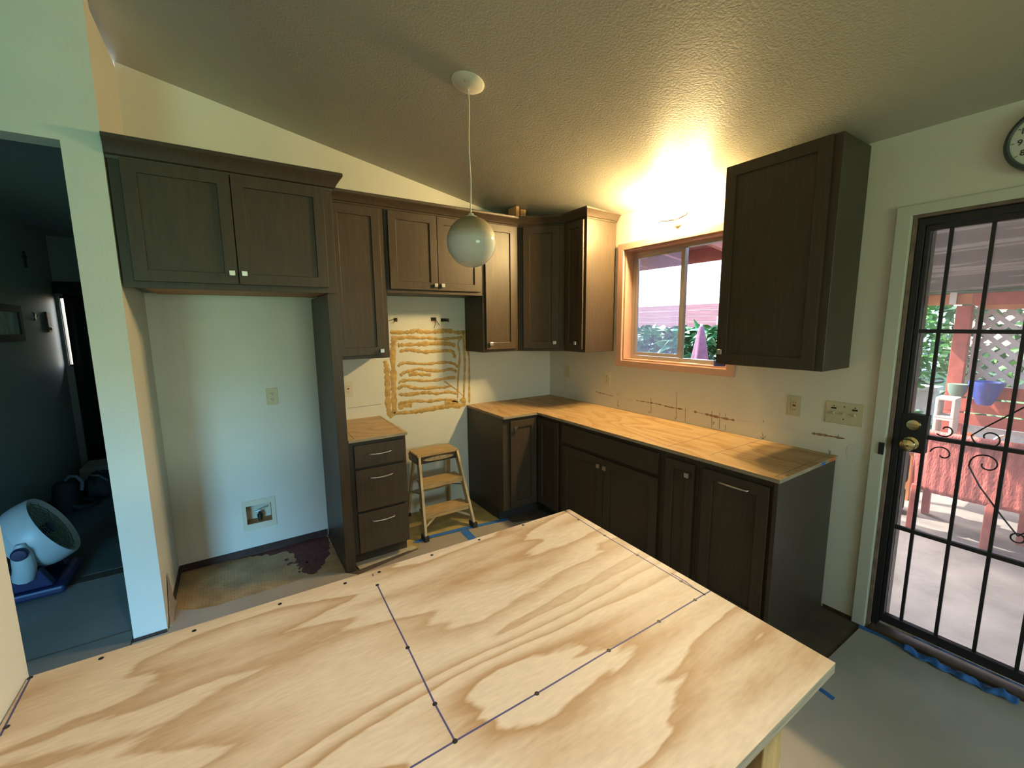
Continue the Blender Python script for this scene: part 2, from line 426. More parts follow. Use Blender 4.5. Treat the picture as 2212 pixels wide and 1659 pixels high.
INK=[[(-2.418, -2.274), (-2.423, -2.405), (-2.427, -2.549), (-2.434, -2.72), (-2.434, -2.809)], [(-2.516, -2.809), (-2.434, -2.809), (-2.256, -2.811), (-2.055, -2.811), (-1.884, -2.813), (-1.737, -2.813), (-1.668, -2.814)], [(-1.667, -2.208), (-1.683, -2.433), (-1.689, -2.581), (-1.695, -2.742), (-1.696, -2.817)], [(-1.685, -2.702), (-1.686, -2.749), (-1.694, -2.783), (-1.696, -2.817)], [(-3.118, -2.181), (-3.114, -2.315), (-3.113, -2.344)], [(-3.144, -2.179), (-3.142, -2.249)], [(-2.414, -2.212), (-2.416, -2.224)]]
CINK=[[(-0.006, -1.871), (-0.6, -1.881)], [(-0.001, -2.121), (-0.535, -2.115)], [(0.015, -2.485), (-0.614, -2.485)]]
LINK=[[(-1.763, 0.011), (-1.777, -0.61)], [(-2.094, -0.427), (-2.1, -0.636)]]

# ------------------------------------------------------------------ mesh helpers
class MB:
    def __init__(s):
        s.v = []
        s.f = []
        s.mi = []
        s.cur = 0
    def add(s, vs, fs):
        o = len(s.v)
        s.v += [tuple(p) for p in vs]
        s.f += [tuple(i+o for i in f) for f in fs]
        s.mi += [s.cur]*len(fs)
        return s
    def box(s, x0, x1, y0, y1, z0, z1):
        x0, x1 = min(x0, x1), max(x0, x1)
        y0, y1 = min(y0, y1), max(y0, y1)
        z0, z1 = min(z0, z1), max(z0, z1)
        return s.add([(x0, y0, z0), (x1, y0, z0), (x1, y1, z0), (x0, y1, z0), (x0, y0, z1), (x1, y0, z1), (x1, y1, z1), (x0, y1, z1)],
                     [(0, 3, 2, 1), (4, 5, 6, 7), (0, 1, 5, 4), (1, 2, 6, 5), (2, 3, 7, 6), (3, 0, 4, 7)])
    def bar(s, a, b, w, d, up=(0, 0, 1)):
        """rectangular bar from a to b, w across, d along the projected up"""
        a, b = Vector(a), Vector(b)
        t = (b-a).normalized()
        side = t.cross(Vector(up))
        if side.length < 1e-6:
            side = t.cross(Vector((1, 0, 0)))
        side.normalize()
        upv = side.cross(t)
        vs = []
        for p in (a, b):
            for i, j in ((-1, -1), (1, -1), (1, 1), (-1, 1)):
                vs.append(p + side*(i*w/2) + upv*(j*d/2))
        return s.add(vs, [(0, 1, 2, 3), (7, 6, 5, 4), (0, 4, 5, 1), (1, 5, 6, 2), (2, 6, 7, 3), (3, 7, 4, 0)])
    def prism(s, poly, ext):
        """closed polygon of 3-D points extruded by the vector ext"""
        n = len(poly)
        e = Vector(ext)
        vs = [Vector(p) for p in poly] + [Vector(p)+e for p in poly]
        return s.add(vs, [tuple(range(n-1, -1, -1)), tuple(range(n, 2*n))] + [(i, (i+1) % n, n+(i+1) % n, n+i) for i in range(n)])
    def ring(s, o, i, ext):
        """frame: outer quad o, inner quad i (3-D points, same order) extruded by ext"""
        e = Vector(ext)
        vs = [Vector(p) for p in o] + [Vector(p) for p in i] + [Vector(p)+e for p in o] + [Vector(p)+e for p in i]
        n = len(o)
        fs = []
        for k in range(n):
            q = (k+1) % n
            fs += [(k, q, n+q, n+k), (2*n+k, 3*n+k, 3*n+q, 2*n+q), (k, 2*n+k, 2*n+q, q), (n+k, n+q, 3*n+q, 3*n+k)]
        return s.add(vs, fs)
    def tube(s, path, r, seg=8, closed=False, cap=True):
        P = [Vector(p) for p in path]
        n = len(P)
        rr = r if isinstance(r, (list, tuple)) else [r]*n
        vs = []
        prev = None
        for k in range(n):
            if closed:
                t = P[(k+1) % n]-P[k-1]
            else:
                t = P[min(k+1, n-1)]-P[max(k-1, 0)]
            t.normalize()
            if prev is None:
                a = t.cross(Vector((0, 0, 1)))
                if a.length < 1e-3:
                    a = t.cross(Vector((1, 0, 0)))
            else:
                a = prev - t*prev.dot(t)
            a.normalize()
            prev = a
            b = t.cross(a)
            for j in range(seg):
                an = 2*pi*j/seg
                vs.append(P[k] + (a*cos(an)+b*sin(an))*rr[k])
        fs = []
        for k in range(n if closed else n-1):
            for j in range(seg):
                q = (k+1) % n
                fs.append((k*seg+j, k*seg+(j+1) % seg, q*seg+(j+1) % seg, q*seg+j))
        if cap and not closed:
            fs += [tuple(range(seg-1, -1, -1)), tuple((n-1)*seg+j for j in range(seg))]
        return s.add(vs, fs)
    def lathe(s, prof, c=(0, 0, 0), axis=(0, 0, 1), seg=24):
        """profile of (radius, height) turned about axis through c"""
        ax = Vector(axis).normalized()
        a = ax.cross(Vector((0, 0, 1)))
        if a.length < 1e-3:
            a = Vector((1, 0, 0))
        a.normalize()
        b = ax.cross(a)
        c = Vector(c)
        vs = []
        idx = []
        for r, h in prof:
            if r < 1e-6:
                idx.append([len(vs)]*seg)
                vs.append(c+ax*h)
            else:
                idx.append(list(range(len(vs), len(vs)+seg)))
                vs += [c+ax*h+(a*cos(2*pi*j/seg)+b*sin(2*pi*j/seg))*r for j in range(seg)]
        fs = []
        for k in range(len(prof)-1):
            for j in range(seg):
                q = (j+1) % seg
                f = [idx[k][j], idx[k][q], idx[k+1][q], idx[k+1][j]]
                g = []
                for t in f:
                    if t not in g:
                        g.append(t)
                if len(g) > 2:
                    fs.append(tuple(g))
        return s.add(vs, fs)
    def sheet(s, fn, nu, nv):
        vs = [fn(i/nu, j/nv) for j in range(nv+1) for i in range(nu+1)]
        fs = [(j*(nu+1)+i, j*(nu+1)+i+1, (j+1)*(nu+1)+i+1, (j+1)*(nu+1)+i) for j in range(nv) for i in range(nu)]
        return s.add(vs, fs)

def wpos(o):
    p = Vector((0, 0, 0))
    while o is not None:
        p += o.location
        o = o.parent
    return p

def obj(name, mb, m, parent=None, loc=None, bevel=0.0, smooth=None, solid=True, seg=2):
    """link ONE mesh object; the builder's coordinates are the world's"""
    me = bpy.data.meshes.new(name)
    o = bpy.data.objects.new(name, me)
    if parent is not None:
        o.parent = parent
        off = wpos(parent)
        if loc is not None:
            o.location = Vector(loc)-off
            off = Vector(loc)
    else:
        off = Vector(loc) if loc is not None else Vector((0, 0, 0))
        o.location = off
    me.from_pydata([(p[0]-off.x, p[1]-off.y, p[2]-off.z) for p in mb.v], [], mb.f)
    if solid:
        b = bmesh.new()
        b.from_mesh(me)
        bmesh.ops.recalc_face_normals(b, faces=b.faces)
        b.to_mesh(me)
        b.free()
    ms = m if isinstance(m, (list, tuple)) else [m]
    for x in ms:
        me.materials.append(M[x] if isinstance(x, str) else x)
    if len(ms) > 1:
        me.polygons.foreach_set('material_index', mb.mi)
    if smooth is not None:
        me.polygons.foreach_set('use_smooth', [True]*len(me.polygons))
        me.set_sharp_from_angle(angle=radians(smooth))
    if bevel:
        bv = o.modifiers.new('edge', 'BEVEL')
        bv.width = bevel
        bv.segments = seg
        bv.limit_method = 'ANGLE'
        bv.angle_limit = radians(40)
    COL.objects.link(o)
    return o

def tag(o, label, cat, group=None):
    o['label'] = label
    o['category'] = cat
    if group:
        o['group'] = group
    return o

def thing(name, label, cat, loc=(0, 0, 0), group=None):
    o = bpy.data.objects.new(name, None)
    o.empty_display_size = 0.05
    COL.objects.link(o)
    o.location = loc
    return tag(o, label, cat, group)

def struct(o):
    o['kind'] = 'structure'
    return o

def sempty(name, loc):
    o = bpy.data.objects.new(name, None)
    o.empty_display_size = 0.05
    COL.objects.link(o)
    o.location = loc
    o['kind'] = 'structure'
    return o

def ceil_z(x):
    return 2.483 - 0.2*x

# ------------------------------------------------------------------ room shell
def wall(name, axis, c0, c1, us, vs, holes, m, topf=None):
    """one welded wall with real openings; axis 'x' or 'y' is its normal, u runs along the other axis"""
    nu, nv = len(us)-1, len(vs)-1
    solid = {}
    for i in range(nu):
        for j in range(nv):
            uc, vc = (us[i]+us[i+1])/2, (vs[j]+vs[j+1])/2
            solid[i, j] = not any(h[0] < uc < h[1] and h[2] < vc < h[3] for h in holes)
    mb = MB()
    ids = {}
    def vert(i, j, k):
        if (i, j, k) not in ids:
            u, v = us[i], vs[j]
            if topf and j == nv:
                v = topf(u)
            c = (c0, c1)[k]
            ids[i, j, k] = len(mb.v)
            mb.v.append((c, u, v) if axis == 'x' else (u, c, v))
        return ids[i, j, k]
    for (i, j), s in solid.items():
        if not s:
            continue
        for k in (0, 1):
            mb.f.append((vert(i, j, k), vert(i+1, j, k), vert(i+1, j+1, k), vert(i, j+1, k)))
        for di, dj, a, b in ((-1, 0, (i, j), (i, j+1)), (1, 0, (i+1, j), (i+1, j+1)), (0, -1, (i, j), (i+1, j)), (0, 1, (i, j+1), (i+1, j+1))):
            if not solid.get((i+di, j+dj), False):
                mb.f.append((vert(*a, 0), vert(*b, 0), vert(*b, 1), vert(*a, 1)))
    return struct(obj(name, mb, m))

VB = (-2.724, -2.566, 0.226, 0.364)
WH = [(-1.600, -1.570, 1.648, 1.680), (-1.282, -1.232, 1.652, 1.684), (-1.190, -1.112, 1.648, 1.676)]
wall('wall_back', 'y', 0.0, 0.14, [-3.125, -2.724, -2.566, -1.60, -1.57, -1.282, -1.232, -1.19, -1.112, 0.0],
     [0, 0.226, 0.364, 1.648, 1.652, 1.676, 1.680, 1.684, 2.4], [VB]+WH, 'wall', ceil_z)
WIN = (-1.870, -0.965, 1.315, 2.200)
DOOR = (-3.630, -2.715, 0.0, 2.105)
wall('wall_right', 'x', 0.0, 0.14, [-7.0, -3.63, -2.715, -1.87, -0.965, 0.14], [0, 1.315, 2.105, 2.2, 2.483], [WIN, DOOR], 'wall')
wall('wall_left', 'y', -0.65, -0.53, [-7.5, -4.27, -3.263, -3.125], [0, 2.445, 3.0], [(-4.27, -3.263, 0, 2.445)], 'wall', ceil_z)
wall('wall_alcove', 'x', -3.263, -3.125, [-0.53, 0.0, 3.35], [0, 3.08], [], 'wall')
wall('wall_partition', 'x', -3.263, -3.125, [-7.0, -2.17], [0, 3.09], [], 'wall')
wall('wall_rear', 'y', -7.12, -7.0, [-7.5, -6.4, -4.6, -2.4, -0.7, 0.14], [0, 0.95, 2.15, 2.45],
     [(-6.4, -4.6, 0, 2.15), (-2.4, -0.7, 0.95, 2.15)], 'wall', ceil_z)
wall('wall_dining', 'x', -7.62, -7.5, [-7.12, -0.53], [0, 3.95], [], 'wall')
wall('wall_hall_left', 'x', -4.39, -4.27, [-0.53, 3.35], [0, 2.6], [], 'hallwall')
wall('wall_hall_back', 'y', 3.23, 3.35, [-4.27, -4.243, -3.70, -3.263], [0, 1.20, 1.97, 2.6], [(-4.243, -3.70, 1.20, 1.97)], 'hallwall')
struct(obj('wall_hole_backing', MB().box(-3.125, 0.138, 0.1405, 0.20, 0.0, 2.45), 'slot'))  # added dark backing that keeps daylight out of the wire holes
mb = MB()
mb.prism([(0.14, -7.12, ceil_z(0.14)), (-7.62, -7.12, ceil_z(-7.62)), (-7.62, -7.12, ceil_z(-7.62)+0.15), (0.14, -7.12, ceil_z(0.14)+0.15)], (0, 7.26, 0))
struct(obj('ceiling', mb, 'ceil'))
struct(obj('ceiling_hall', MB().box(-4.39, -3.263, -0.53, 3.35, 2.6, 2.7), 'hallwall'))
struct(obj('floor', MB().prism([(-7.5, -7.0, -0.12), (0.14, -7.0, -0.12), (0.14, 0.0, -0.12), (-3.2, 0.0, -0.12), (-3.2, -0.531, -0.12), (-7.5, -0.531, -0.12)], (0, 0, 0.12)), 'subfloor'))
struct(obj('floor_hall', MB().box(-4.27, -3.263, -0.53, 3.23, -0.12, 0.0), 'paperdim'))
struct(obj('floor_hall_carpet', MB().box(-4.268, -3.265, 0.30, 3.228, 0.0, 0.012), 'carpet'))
struct(obj('trim_1', MB().box(-4.268, -3.265, 0.21, 0.298, 0.0, 0.008), 'thresh'))
mb = MB()
mb.box(-3.121, -2.205, -0.006, 0.0, 0.004, 0.052)
struct(obj('baseboard_back', mb, 'darkstrip'))
struct(obj('baseboard_left', MB().box(-3.125, -3.119, -0.56, -0.007, 0.004, 0.05), 'darkstrip'))
struct(obj('baseboard_stub', MB().box(-3.262, -3.127, -0.656, -0.65, 0.0, 0.018), 'darkstrip'))
struct(obj('baseboard_right', MB().box(-0.006, 0.0, -2.655, -2.52, 0.0, 0.02), 'darkstrip'))
# a seam bulge of the drywall down the alcove wall
def seam(u, v):
    z = 0.06 + v*1.74
    return (-3.075+u*0.10+0.012*v, -0.0005-0.0045*sin(pi*u), z)
struct(obj('trim_2', MB().sheet(seam, 8, 12), 'wall', smooth=180, solid=False))

# ------------------------------------------------------------------ kitchen window
w1 = sempty('window_1', (0.07, -1.42, 1.315))
o4 = lambda x, y0, y1, z0, z1: [(x, y0, z0), (x, y1, z0), (x, y1, z1), (x, y0, z1)]
obj('casing', MB().ring(o4(-0.018, -1.926, -0.905, 1.268, 2.253), o4(-0.018, -1.868, -0.967, 1.317, 2.198), (0.0175, 0, 0)), 'casing', w1, bevel=0.005)
jm = MB()
jm.ring(o4(0.0, -1.868, -0.967, 1.317, 2.198), o4(0.0, -1.856, -0.979, 1.329, 2.186), (0.138, 0, 0))
obj('jamb', jm, 'casing', w1)
fr = obj('frame', MB().ring(o4(0.085, -1.856, -0.979, 1.329, 2.186), o4(0.085, -1.828, -1.008, 1.356, 2.160), (0.05, 0, 0)), 'alu', w1, bevel=0.002)
obj('fixed_mullion', MB().box(0.108, 0.132, -1.452, -1.428, 1.356, 2.160), 'alu', w1, bevel=0.002)
sl = obj('sliding_sash', MB().ring(o4(0.088, -1.456, -1.010, 1.358, 2.158), o4(0.088, -1.424, -1.032, 1.384, 2.134), (0.018, 0, 0)), 'alu', w1, bevel=0.002)
obj('pane', MB().box(0.095, 0.099, -1.424, -1.032, 1.384, 2.134), 'hazyglass', sl)
obj('pane', MB().box(0.119, 0.123, -1.828, -1.452, 1.356, 2.160), 'glass', w1)
# hall window, seen as a sliver beside the curtain
w2 = sempty('window_2', (-3.97, 3.29, 1.2))
oy = lambda y, x0, x1, z0, z1: [(x0, y, z0), (x1, y, z0), (x1, y, z1), (x0, y, z1)]
obj('frame', MB().ring(oy(3.25, -4.243, -3.70, 1.20, 1.97), oy(3.25, -4.238, -3.73, 1.22, 1.95), (0, 0.06, 0)), 'frameblack', w2)
obj('pane', MB().box(-4.238, -3.73, 3.28, 3.284, 1.22, 1.95), 'glass', w2)
# rear openings: sliding glass door and window, behind the camera
for nm, x0, x1, z0, z1 in (('window_3', -2.4, -0.7, 0.95, 2.15),):
    w3 = sempty(nm, ((x0+x1)/2, -7.06, z0))
    obj('frame', MB().ring(oy(-7.10, x0, x1, z0, z1), oy(-7.10, x0+0.05, x1-0.05, z0+0.05, z1-0.05), (0, 0.06, 0)), 'alu', w3)
d2 = sempty('door_2', (-5.5, -7.06, 0))
obj('frame', MB().ring(oy(-7.10, -6.4, -4.6, 0.0, 2.15), oy(-7.10, -6.34, -4.66, 0.05, 2.09), (0, 0.06, 0)), 'alu', d2)

# ------------------------------------------------------------------ door with the iron security grille
d1 = sempty('door_1', (0.05, -3.17, 0.0))
cs = MB()
cs.prism([(-0.016, -2.657, 0.004), (-0.016, -2.657, 2.150), (-0.016, -3.688, 2.150), (-0.016, -3.688, 0.004), (-0.016, -3.632, 0.004), (-0.016, -3.632, 2.103), (-0.016, -2.713, 2.103), (-0.016, -2.713, 0.004)], (0.0155, 0, 0))
obj('casing', cs, 'white', d1, bevel=0.003)
jb = MB()
jb.prism([(0.0, -2.717, 0.002), (0.0, -2.717, 2.103), (0.0, -3.628, 2.103), (0.0, -3.628, 0.002), (0.0, -3.616, 0.002), (0.0, -3.616, 2.091), (0.0, -2.729, 2.091), (0.0, -2.729, 0.002)], (0.138, 0, 0))
obj('jamb', jb, 'doorwood', d1)
of = MB()
of.prism([(0.02, -2.730, 0.03), (0.02, -2.730, 2.090), (0.02, -3.615, 2.090), (0.02, -3.615, 0.03), (0.02, -3.588, 0.03), (0.02, -3.588, 2.055), (0.02, -2.757, 2.055), (0.02, -2.757, 0.03)], (0.035, 0, 0))
obj('iron_frame', of, 'blackmetal', d1, bevel=0.003)
obj('wood_stop', MB().box(0.075, 0.125, -2.775, -2.731, 0.04, 2.088), 'doorwood', d1)
lf = obj('door_leaf', MB().ring(o4(0.03, -3.586, -2.759, 0.045, 2.053), o4(0.03, -3.552, -2.775, 0.10, 2.030), (0.03, 0, 0)), 'blackmetal', d1, bevel=0.002)
obj('pane', MB().box(0.066, 0.070, -3.585, -2.776, 0.07, 2.05), 'screen', d1)
for k in range(6):
    y = -2.842-0.1285*k
    obj('upright_bar', MB().box(0.039, 0.052, y-0.0065, y+0.0065, 0.098, 2.032), 'blackmetal', lf)
for z in (1.570, 1.066, 0.582):
    obj('cross_bar', MB().box(0.036, 0.055, -3.553, -2.774, z-0.009, z+0.009), 'blackmetal', lf)
lp = obj('lock_plate', MB().box(0.016, 0.064, -2.852, -2.757, 0.986, 1.172), 'blackmetal', d1, bevel=0.002)
db = MB().lathe([(0, 0), (0.026, 0), (0.028, 0.006), (0.024, 0.014), (0, 0.016)], (0.016, -2.803, 1.122), (-1, 0, 0), 20)
db.box(-0.012, 0.004, -2.822, -2.784, 1.116, 1.128)
obj('deadbolt', db, 'brass', lp, smooth=40)
obj('door_knob', MB().lathe([(0, 0), (0.030, 0), (0.031, 0.005), (0.016, 0.010), (0.014, 0.026), (0.026, 0.036), (0.030, 0.048), (0.026, 0.060), (0.014, 0.066), (0, 0.067)], (0.016, -2.800, 1.030), (-1, 0, 0), 24), 'brass', lp, smooth=40)
obj('strike_plate', MB().box(-0.022, -0.0165, -2.712, -2.690, 0.955, 1.015), 'blackmetal', d1)
def spiral(cy, cz, r0, r1, a0, a1, n=26):
    return [(0.0455, cy+(r0+(r1-r0)*k/n)*cos(a0+(a1-a0)*k/n), cz+(r0+(r1-r0)*k/n)*sin(a0+(a1-a0)*k/n)) for k in range(n+1)]
for s in (1, -1):
    cyl = -3.17
    yy = lambda d: cyl+s*d
    f = lambda pts: [(x, yy(y), z) for x, y, z in pts]
    # small volutes beside the second bar, above and below the middle rail
    obj('scroll', MB().tube(f(spiral(0.262, 1.113, 0.008, 0.036, 0.4, 5.6)), 0.0032, 6), 'blackmetal', lf, smooth=60)
    obj('scroll', MB().tube(f(spiral(0.262, 0.995, 0.008, 0.042, -0.6, -6.2)), 0.0032, 6), 'blackmetal', lf, smooth=60)
    up = [(0.0455, 0.0, 1.300), (0.0455, 0.06, 1.235), (0.0455, 0.14, 1.150), (0.0455, 0.178, 1.105)] + spiral(0.125, 1.105, 0.052, 0.012, 0.0, -6.6)[1:]
    obj('scroll', MB().tube(f(up), 0.0032, 6), 'blackmetal', lf, smooth=60)
    dn = [(0.0455, 0.0, 0.700), (0.0455, 0.05, 0.765), (0.0455, 0.13, 0.880), (0.0455, 0.172, 0.965)] + spiral(0.120, 0.985, 0.052, 0.012, -0.3, 6.4)[1:]
    obj('scroll', MB().tube(f(dn), 0.0032, 6), 'blackmetal', lf, smooth=60)
obj('ring_ornament', MB().tube(spiral(-3.17, 0.690, 0.020, 0.020, 0, 2*pi, 16)[:-1], 0.0032, 6, closed=True), 'blackmetal', lf, smooth=60)
th = MB()
th.box(-0.01, 0.14, -3.614, -2.731, 0.0005, 0.022)
obj('threshold', th, 'thresh', d1, bevel=0.003)
obj('metal_sweep', MB().box(0.014, 0.028, -3.60, -2.765, 0.050, 0.064), 'sweep', d1, bevel=0.002)

# ------------------------------------------------------------------ cabinets
class F:
    """frame of a cabinet run: u along the front, d out of the wall, z up"""
    def __init__(s, O, U, D):
        s.O, s.U, s.D = Vector((O[0], O[1], 0)), Vector((U[0], U[1], 0)), Vector((D[0], D[1], 0))
    def p(s, u, d, z):
        q = s.O+s.U*u+s.D*d
        return (q.x, q.y, z)
    def box(s, mb, u0, u1, d0, d1, z0, z1):
        return mb.prism([s.p(u0, d0, z0), s.p(u1, d0, z0), s.p(u1, d1, z0), s.p(u0, d1, z0)], (0, 0, z1-z0))
FB = F((0, 0), (1, 0), (0, -1))          # back wall: u = x
FR = F((0, 0), (0, -1), (-1, 0))         # right wall: u = -y
r2 = 1/sqrt(2)
FD = F((-0.61, -0.325), (r2, -r2), (-r2, -r2))   # diagonal corner front

def carcass(name, fr, par, u0, u1, d0, d1, z0, z1, kick=0.0, m='cab'):
    mb = MB()
    if kick:
        mb.prism([fr.p(u0, d0, z0), fr.p(u0, d0, z1), fr.p(u0, d1, z1), fr.p(u0, d1, kick), fr.p(u0, d1-0.07, kick), fr.p(u0, d1-0.07, z0)],
                 tuple(Vector(fr.p(u1, d0, z0))-Vector(fr.p(u0, d0, z0))))
    else:
        fr.box(mb, u0, u1, d0, d1, z0, z1)
    return obj(name, mb, m, par, bevel=0.0015, seg=1)

def knob(fr, u, d, z, par):
    mb = MB()
    a, b = Vector(fr.p(u, d, z)), Vector(fr.p(u, d+0.016, z))
    mb.tube([a, b], 0.006, 8)
    fr.box(mb, u-0.014, u+0.014, d+0.014, d+0.026, z-0.014, z+0.014)
    return obj('knob', mb, 'chrome', par, bevel=0.003)

def pull(fr, u0, u1, d, z, par, bow=0.004):
    mb = MB()
    P = [(u0, d, z), (u0, d+0.014, z), (u0+0.004, d+0.023, z)]
    n = 8
    for k in range(1, n):
        t = k/n
        P.append((u0+0.006+(u1-u0-0.012)*t, d+0.025+0.004*sin(pi*t), z-bow*sin(pi*t)))
    P += [(u1-0.004, d+0.023, z), (u1, d+0.014, z), (u1, d, z)]
    mb.tube([fr.p(*q) for q in P], 0.0048, 8)
    return obj('handle', mb, 'chrome', par, smooth=60)

def shaker(fr, par, u0, u1, z0, z1, d, st=0.057, name='door'):
    """frame of stiles and rails around a recessed panel"""
    q = lambda a, b, c, e: [fr.p(a, d, c), fr.p(b, d, c), fr.p(b, d, e), fr.p(a, d, e)]
    ext = Vector(fr.p(0, 0.020, 0))-Vector(fr.p(0, 0, 0))
    o = obj(name, MB().ring(q(u0, u1, z0, z1), q(u0+st, u1-st, z0+st, z1-st), ext), 'cab', par, bevel=0.002)
    mb = MB()
    fr.box(mb, u0+st-0.004, u1-st+0.004, d+0.002, d+0.0095, z0+st-0.004, z1-st+0.004)
    obj('door_panel', mb, 'cab', o)
    return o

def slab(fr, par, u0, u1, z0, z1, d, name='drawer'):
    mb = MB()
    fr.box(mb, u0, u1, d, d+0.020, z0, z1)
    return obj(name, mb, 'cab', par, bevel=0.002)

def crown(name, par, path, z0, prof, m='cab', ends=None):
    """moulding profile (out, up) mitred along a plan path, trimmed to the slope of the ceiling"""
    P = [Vector((a, b)) for a, b in path]
    n = len(P)
    nor = []
    for k in range(n-1):
        t = (P[k+1]-P[k]).normalized()
        nor.append(Vector((t.y, -t.x)))
    vs, fs = [], []
    np_ = len(prof)
    for k in range(n):
        if k == 0:
            mv = nor[0]
        elif k == n-1:
            mv = nor[-1]
        else:
            a, b = nor[k-1], nor[k]
            mv = (a+b)/(1+a.dot(b))
        for o_, h in prof:
            q = P[k]+mv*o_
            vs.append((q.x, q.y, min(z0+h, ceil_z(q.x)-0.004)))
    for k in range(n-1):
        for j in range(np_):
            i = (j+1) % np_
            fs.append((k*np_+j, k*np_+i, (k+1)*np_+i, (k+1)*np_+j))
    fs += [tuple(range(np_)), tuple((n-1)*np_+j for j in range(np_-1, -1, -1))]
    return obj(name, MB().add(vs, fs), m, par, smooth=35)
PROF = [(-0.012, 0.0), (0.004, 0.0), (0.008, 0.010), (0.016, 0.014), (0.024, 0.030), (0.038, 0.046), (0.048, 0.054), (0.052, 0.060), (0.052, 0.074), (0.046, 0.078), (-0.012, 0.078)]
PROFB = [(-0.012, 0.0), (0.004, 0.0), (0.008, 0.014), (0.020, 0.020), (0.028, 0.040), (0.042, 0.062), (0.052, 0.072), (0.057, 0.078), (0.057, 0.094), (0.050, 0.098), (-0.012, 0.098)]

# --- deep cabinet over the refrigerator space
c = thing('wall_cabinet', 'wide deep dark-stained wall cabinet with two doors over the empty refrigerator alcove', 'cabinet', (-2.63, 0, 1.815), 'dark-stained wall cabinets')
carcass('carcass', FB, c, -3.118, -2.142, 0.002, 0.618, 1.830, 2.43)
mb = MB()
FB.box(mb, -3.06, -2.18, 0.02, 0.598, 1.824, 1.8295)
obj('underside', mb, 'cabin', c)
q = lambda a, b, cc, e: [FB.p(a, 0.619, cc), FB.p(b, 0.619, cc), FB.p(b, 0.619, e), FB.p(a, 0.619, e)]
obj('face_frame', MB().ring(q(-3.118, -2.142, 1.815, 2.43), q(-3.05, -2.21, 1.86, 2.40), (0, -0.019, 0)), 'cab', c, bevel=0.0015)
dr = shaker(FB, c, -3.074, -2.646, 1.847, 2.408, 0.639)
knob(FB, -2.672, 0.659, 1.903, dr)
dr = shaker(FB, c, -2.642, -2.192, 1.847, 2.408, 0.639)
knob(FB, -2.616, 0.659, 1.903, dr)
crown('crown_moulding', c, [(-3.121, -0.639), (-2.142, -0.639), (-2.142, -0.002)], 2.402, PROFB)

# --- refrigerator end panel
c = thing('end_panel', 'tall dark end panel standing between the refrigerator alcove and the drawer cabinet', 'panel', (-2.18, -0.3, 0))
mb = MB()
FB.box(mb, -2.200, -2.184, 0.004, 0.618, 0.004, 1.812)
obj('side_sheet', mb, 'cab', c)
mb = MB()
FB.box(mb, -2.202, -2.140, 0.619, 0.639, 0.004, 1.812)
obj('front_stile', mb, 'cab', c, bevel=0.0015)

# --- tall narrow wall cabinet left of the range
c = thing('wall_cabinet', 'tall single-door dark wall cabinet hanging left of the range space, dark knob bottom right', 'cabinet', (-1.94, 0, 1.385), 'dark-stained wall cabinets')
carcass('carcass', FB, c, -2.137, -1.746, 0.002, 0.325, 1.388, 2.44)
dr = shaker(FB, c, -2.112, -1.782, 1.412, 2.418, 0.3265)
knob(FB, -1.812, 0.3465, 1.442, dr)
# --- short two-door cabinet over the range
c = thing('wall_cabinet', 'short two-door dark wall cabinet above the glue-streaked wall of the range space', 'cabinet', (-1.35, 0, 1.855), 'dark-stained wall cabinets')
carcass('carcass', FB, c, -1.744, -0.962, 0.002, 0.325, 1.853, 2.44)
dr = shaker(FB, c, -1.722, -1.355, 1.880, 2.422, 0.3265)
knob(FB, -1.381, 0.3465, 1.917, dr)
dr = shaker(FB, c, -1.351, -0.984, 1.880, 2.422, 0.3265)
knob(FB, -1.324, 0.3465, 1.917, dr)
# --- narrow wall cabinet right of the range
c = thing('wall_cabinet', 'narrow single-door dark wall cabinet partly behind the globe lamp, pale knob bottom left', 'cabinet', (-0.78, 0, 1.385), 'dark-stained wall cabinets')
carcass('carcass', FB, c, -0.960, -0.612, 0.002, 0.325, 1.388, 2.44)
dr = shaker(FB, c, -0.940, -0.642, 1.412, 2.424, 0.3265)
knob(FB, -0.905, 0.3465, 1.460, dr)
# --- diagonal corner wall cabinet
c = thing('wall_cabinet', 'diagonal dark corner wall cabinet with one tall door across the room corner', 'cabinet', (-0.3, -0.3, 1.385), 'dark-stained wall cabinets')
mb = MB().prism([(-0.609, -0.002, 1.388), (-0.002, -0.002, 1.388), (-0.002, -0.609, 1.388), (-0.325, -0.609, 1.388), (-0.609, -0.325, 1.388)], (0, 0, 1.052))
obj('carcass', mb, 'cab', c, bevel=0.0015, seg=1)
dr = shaker(FD, c, 0.050, 0.352, 1.412, 2.424, 0.0015)
knob(FD, 0.322, 0.0215, 1.462, dr)
# --- wall cabinet between the corner and the window
c = thing('wall_cabinet', 'narrow dark wall cabinet left of the kitchen window, end panel lit warmly', 'cabinet', (0, -0.74, 1.385), 'dark-stained wall cabinets')
carcass('carcass', FR, c, 0.612, 0.868, 0.002, 0.325, 1.388, 2.44)
dr = shaker(FR, c, 0.636, 0.846, 1.412, 2.424, 0.3265, 0.05)
knob(FR, 0.790, 0.3465, 1.463, dr)
# --- one moulding runs over the five cabinets
t = thing('crown_moulding', 'dark stepped crown moulding running along the tops of the corner wall cabinets', 'moulding', (-1.2, -0.33, 2.43))
crown('moulding_run', t, [(-2.136, -0.327), (-0.611, -0.327), (-0.327, -0.611), (-0.327, -0.870), (-0.002, -0.870)], 2.428, PROF)
# --- wall cabinet right of the window
c = thing('wall_cabinet', 'tall almost black single-door wall cabinet between the kitchen window and security door', 'cabinet', (0, -2.26, 1.38), 'dark-stained wall cabinets')
carcass('carcass', FR, c, 1.992, 2.528, 0.002, 0.318, 1.378, 2.470)
dr = shaker(FR, c, 1.990, 2.492, 1.384, 2.466, 0.3195)
knob(FR, 2.022, 0.3395, 1.452, dr)

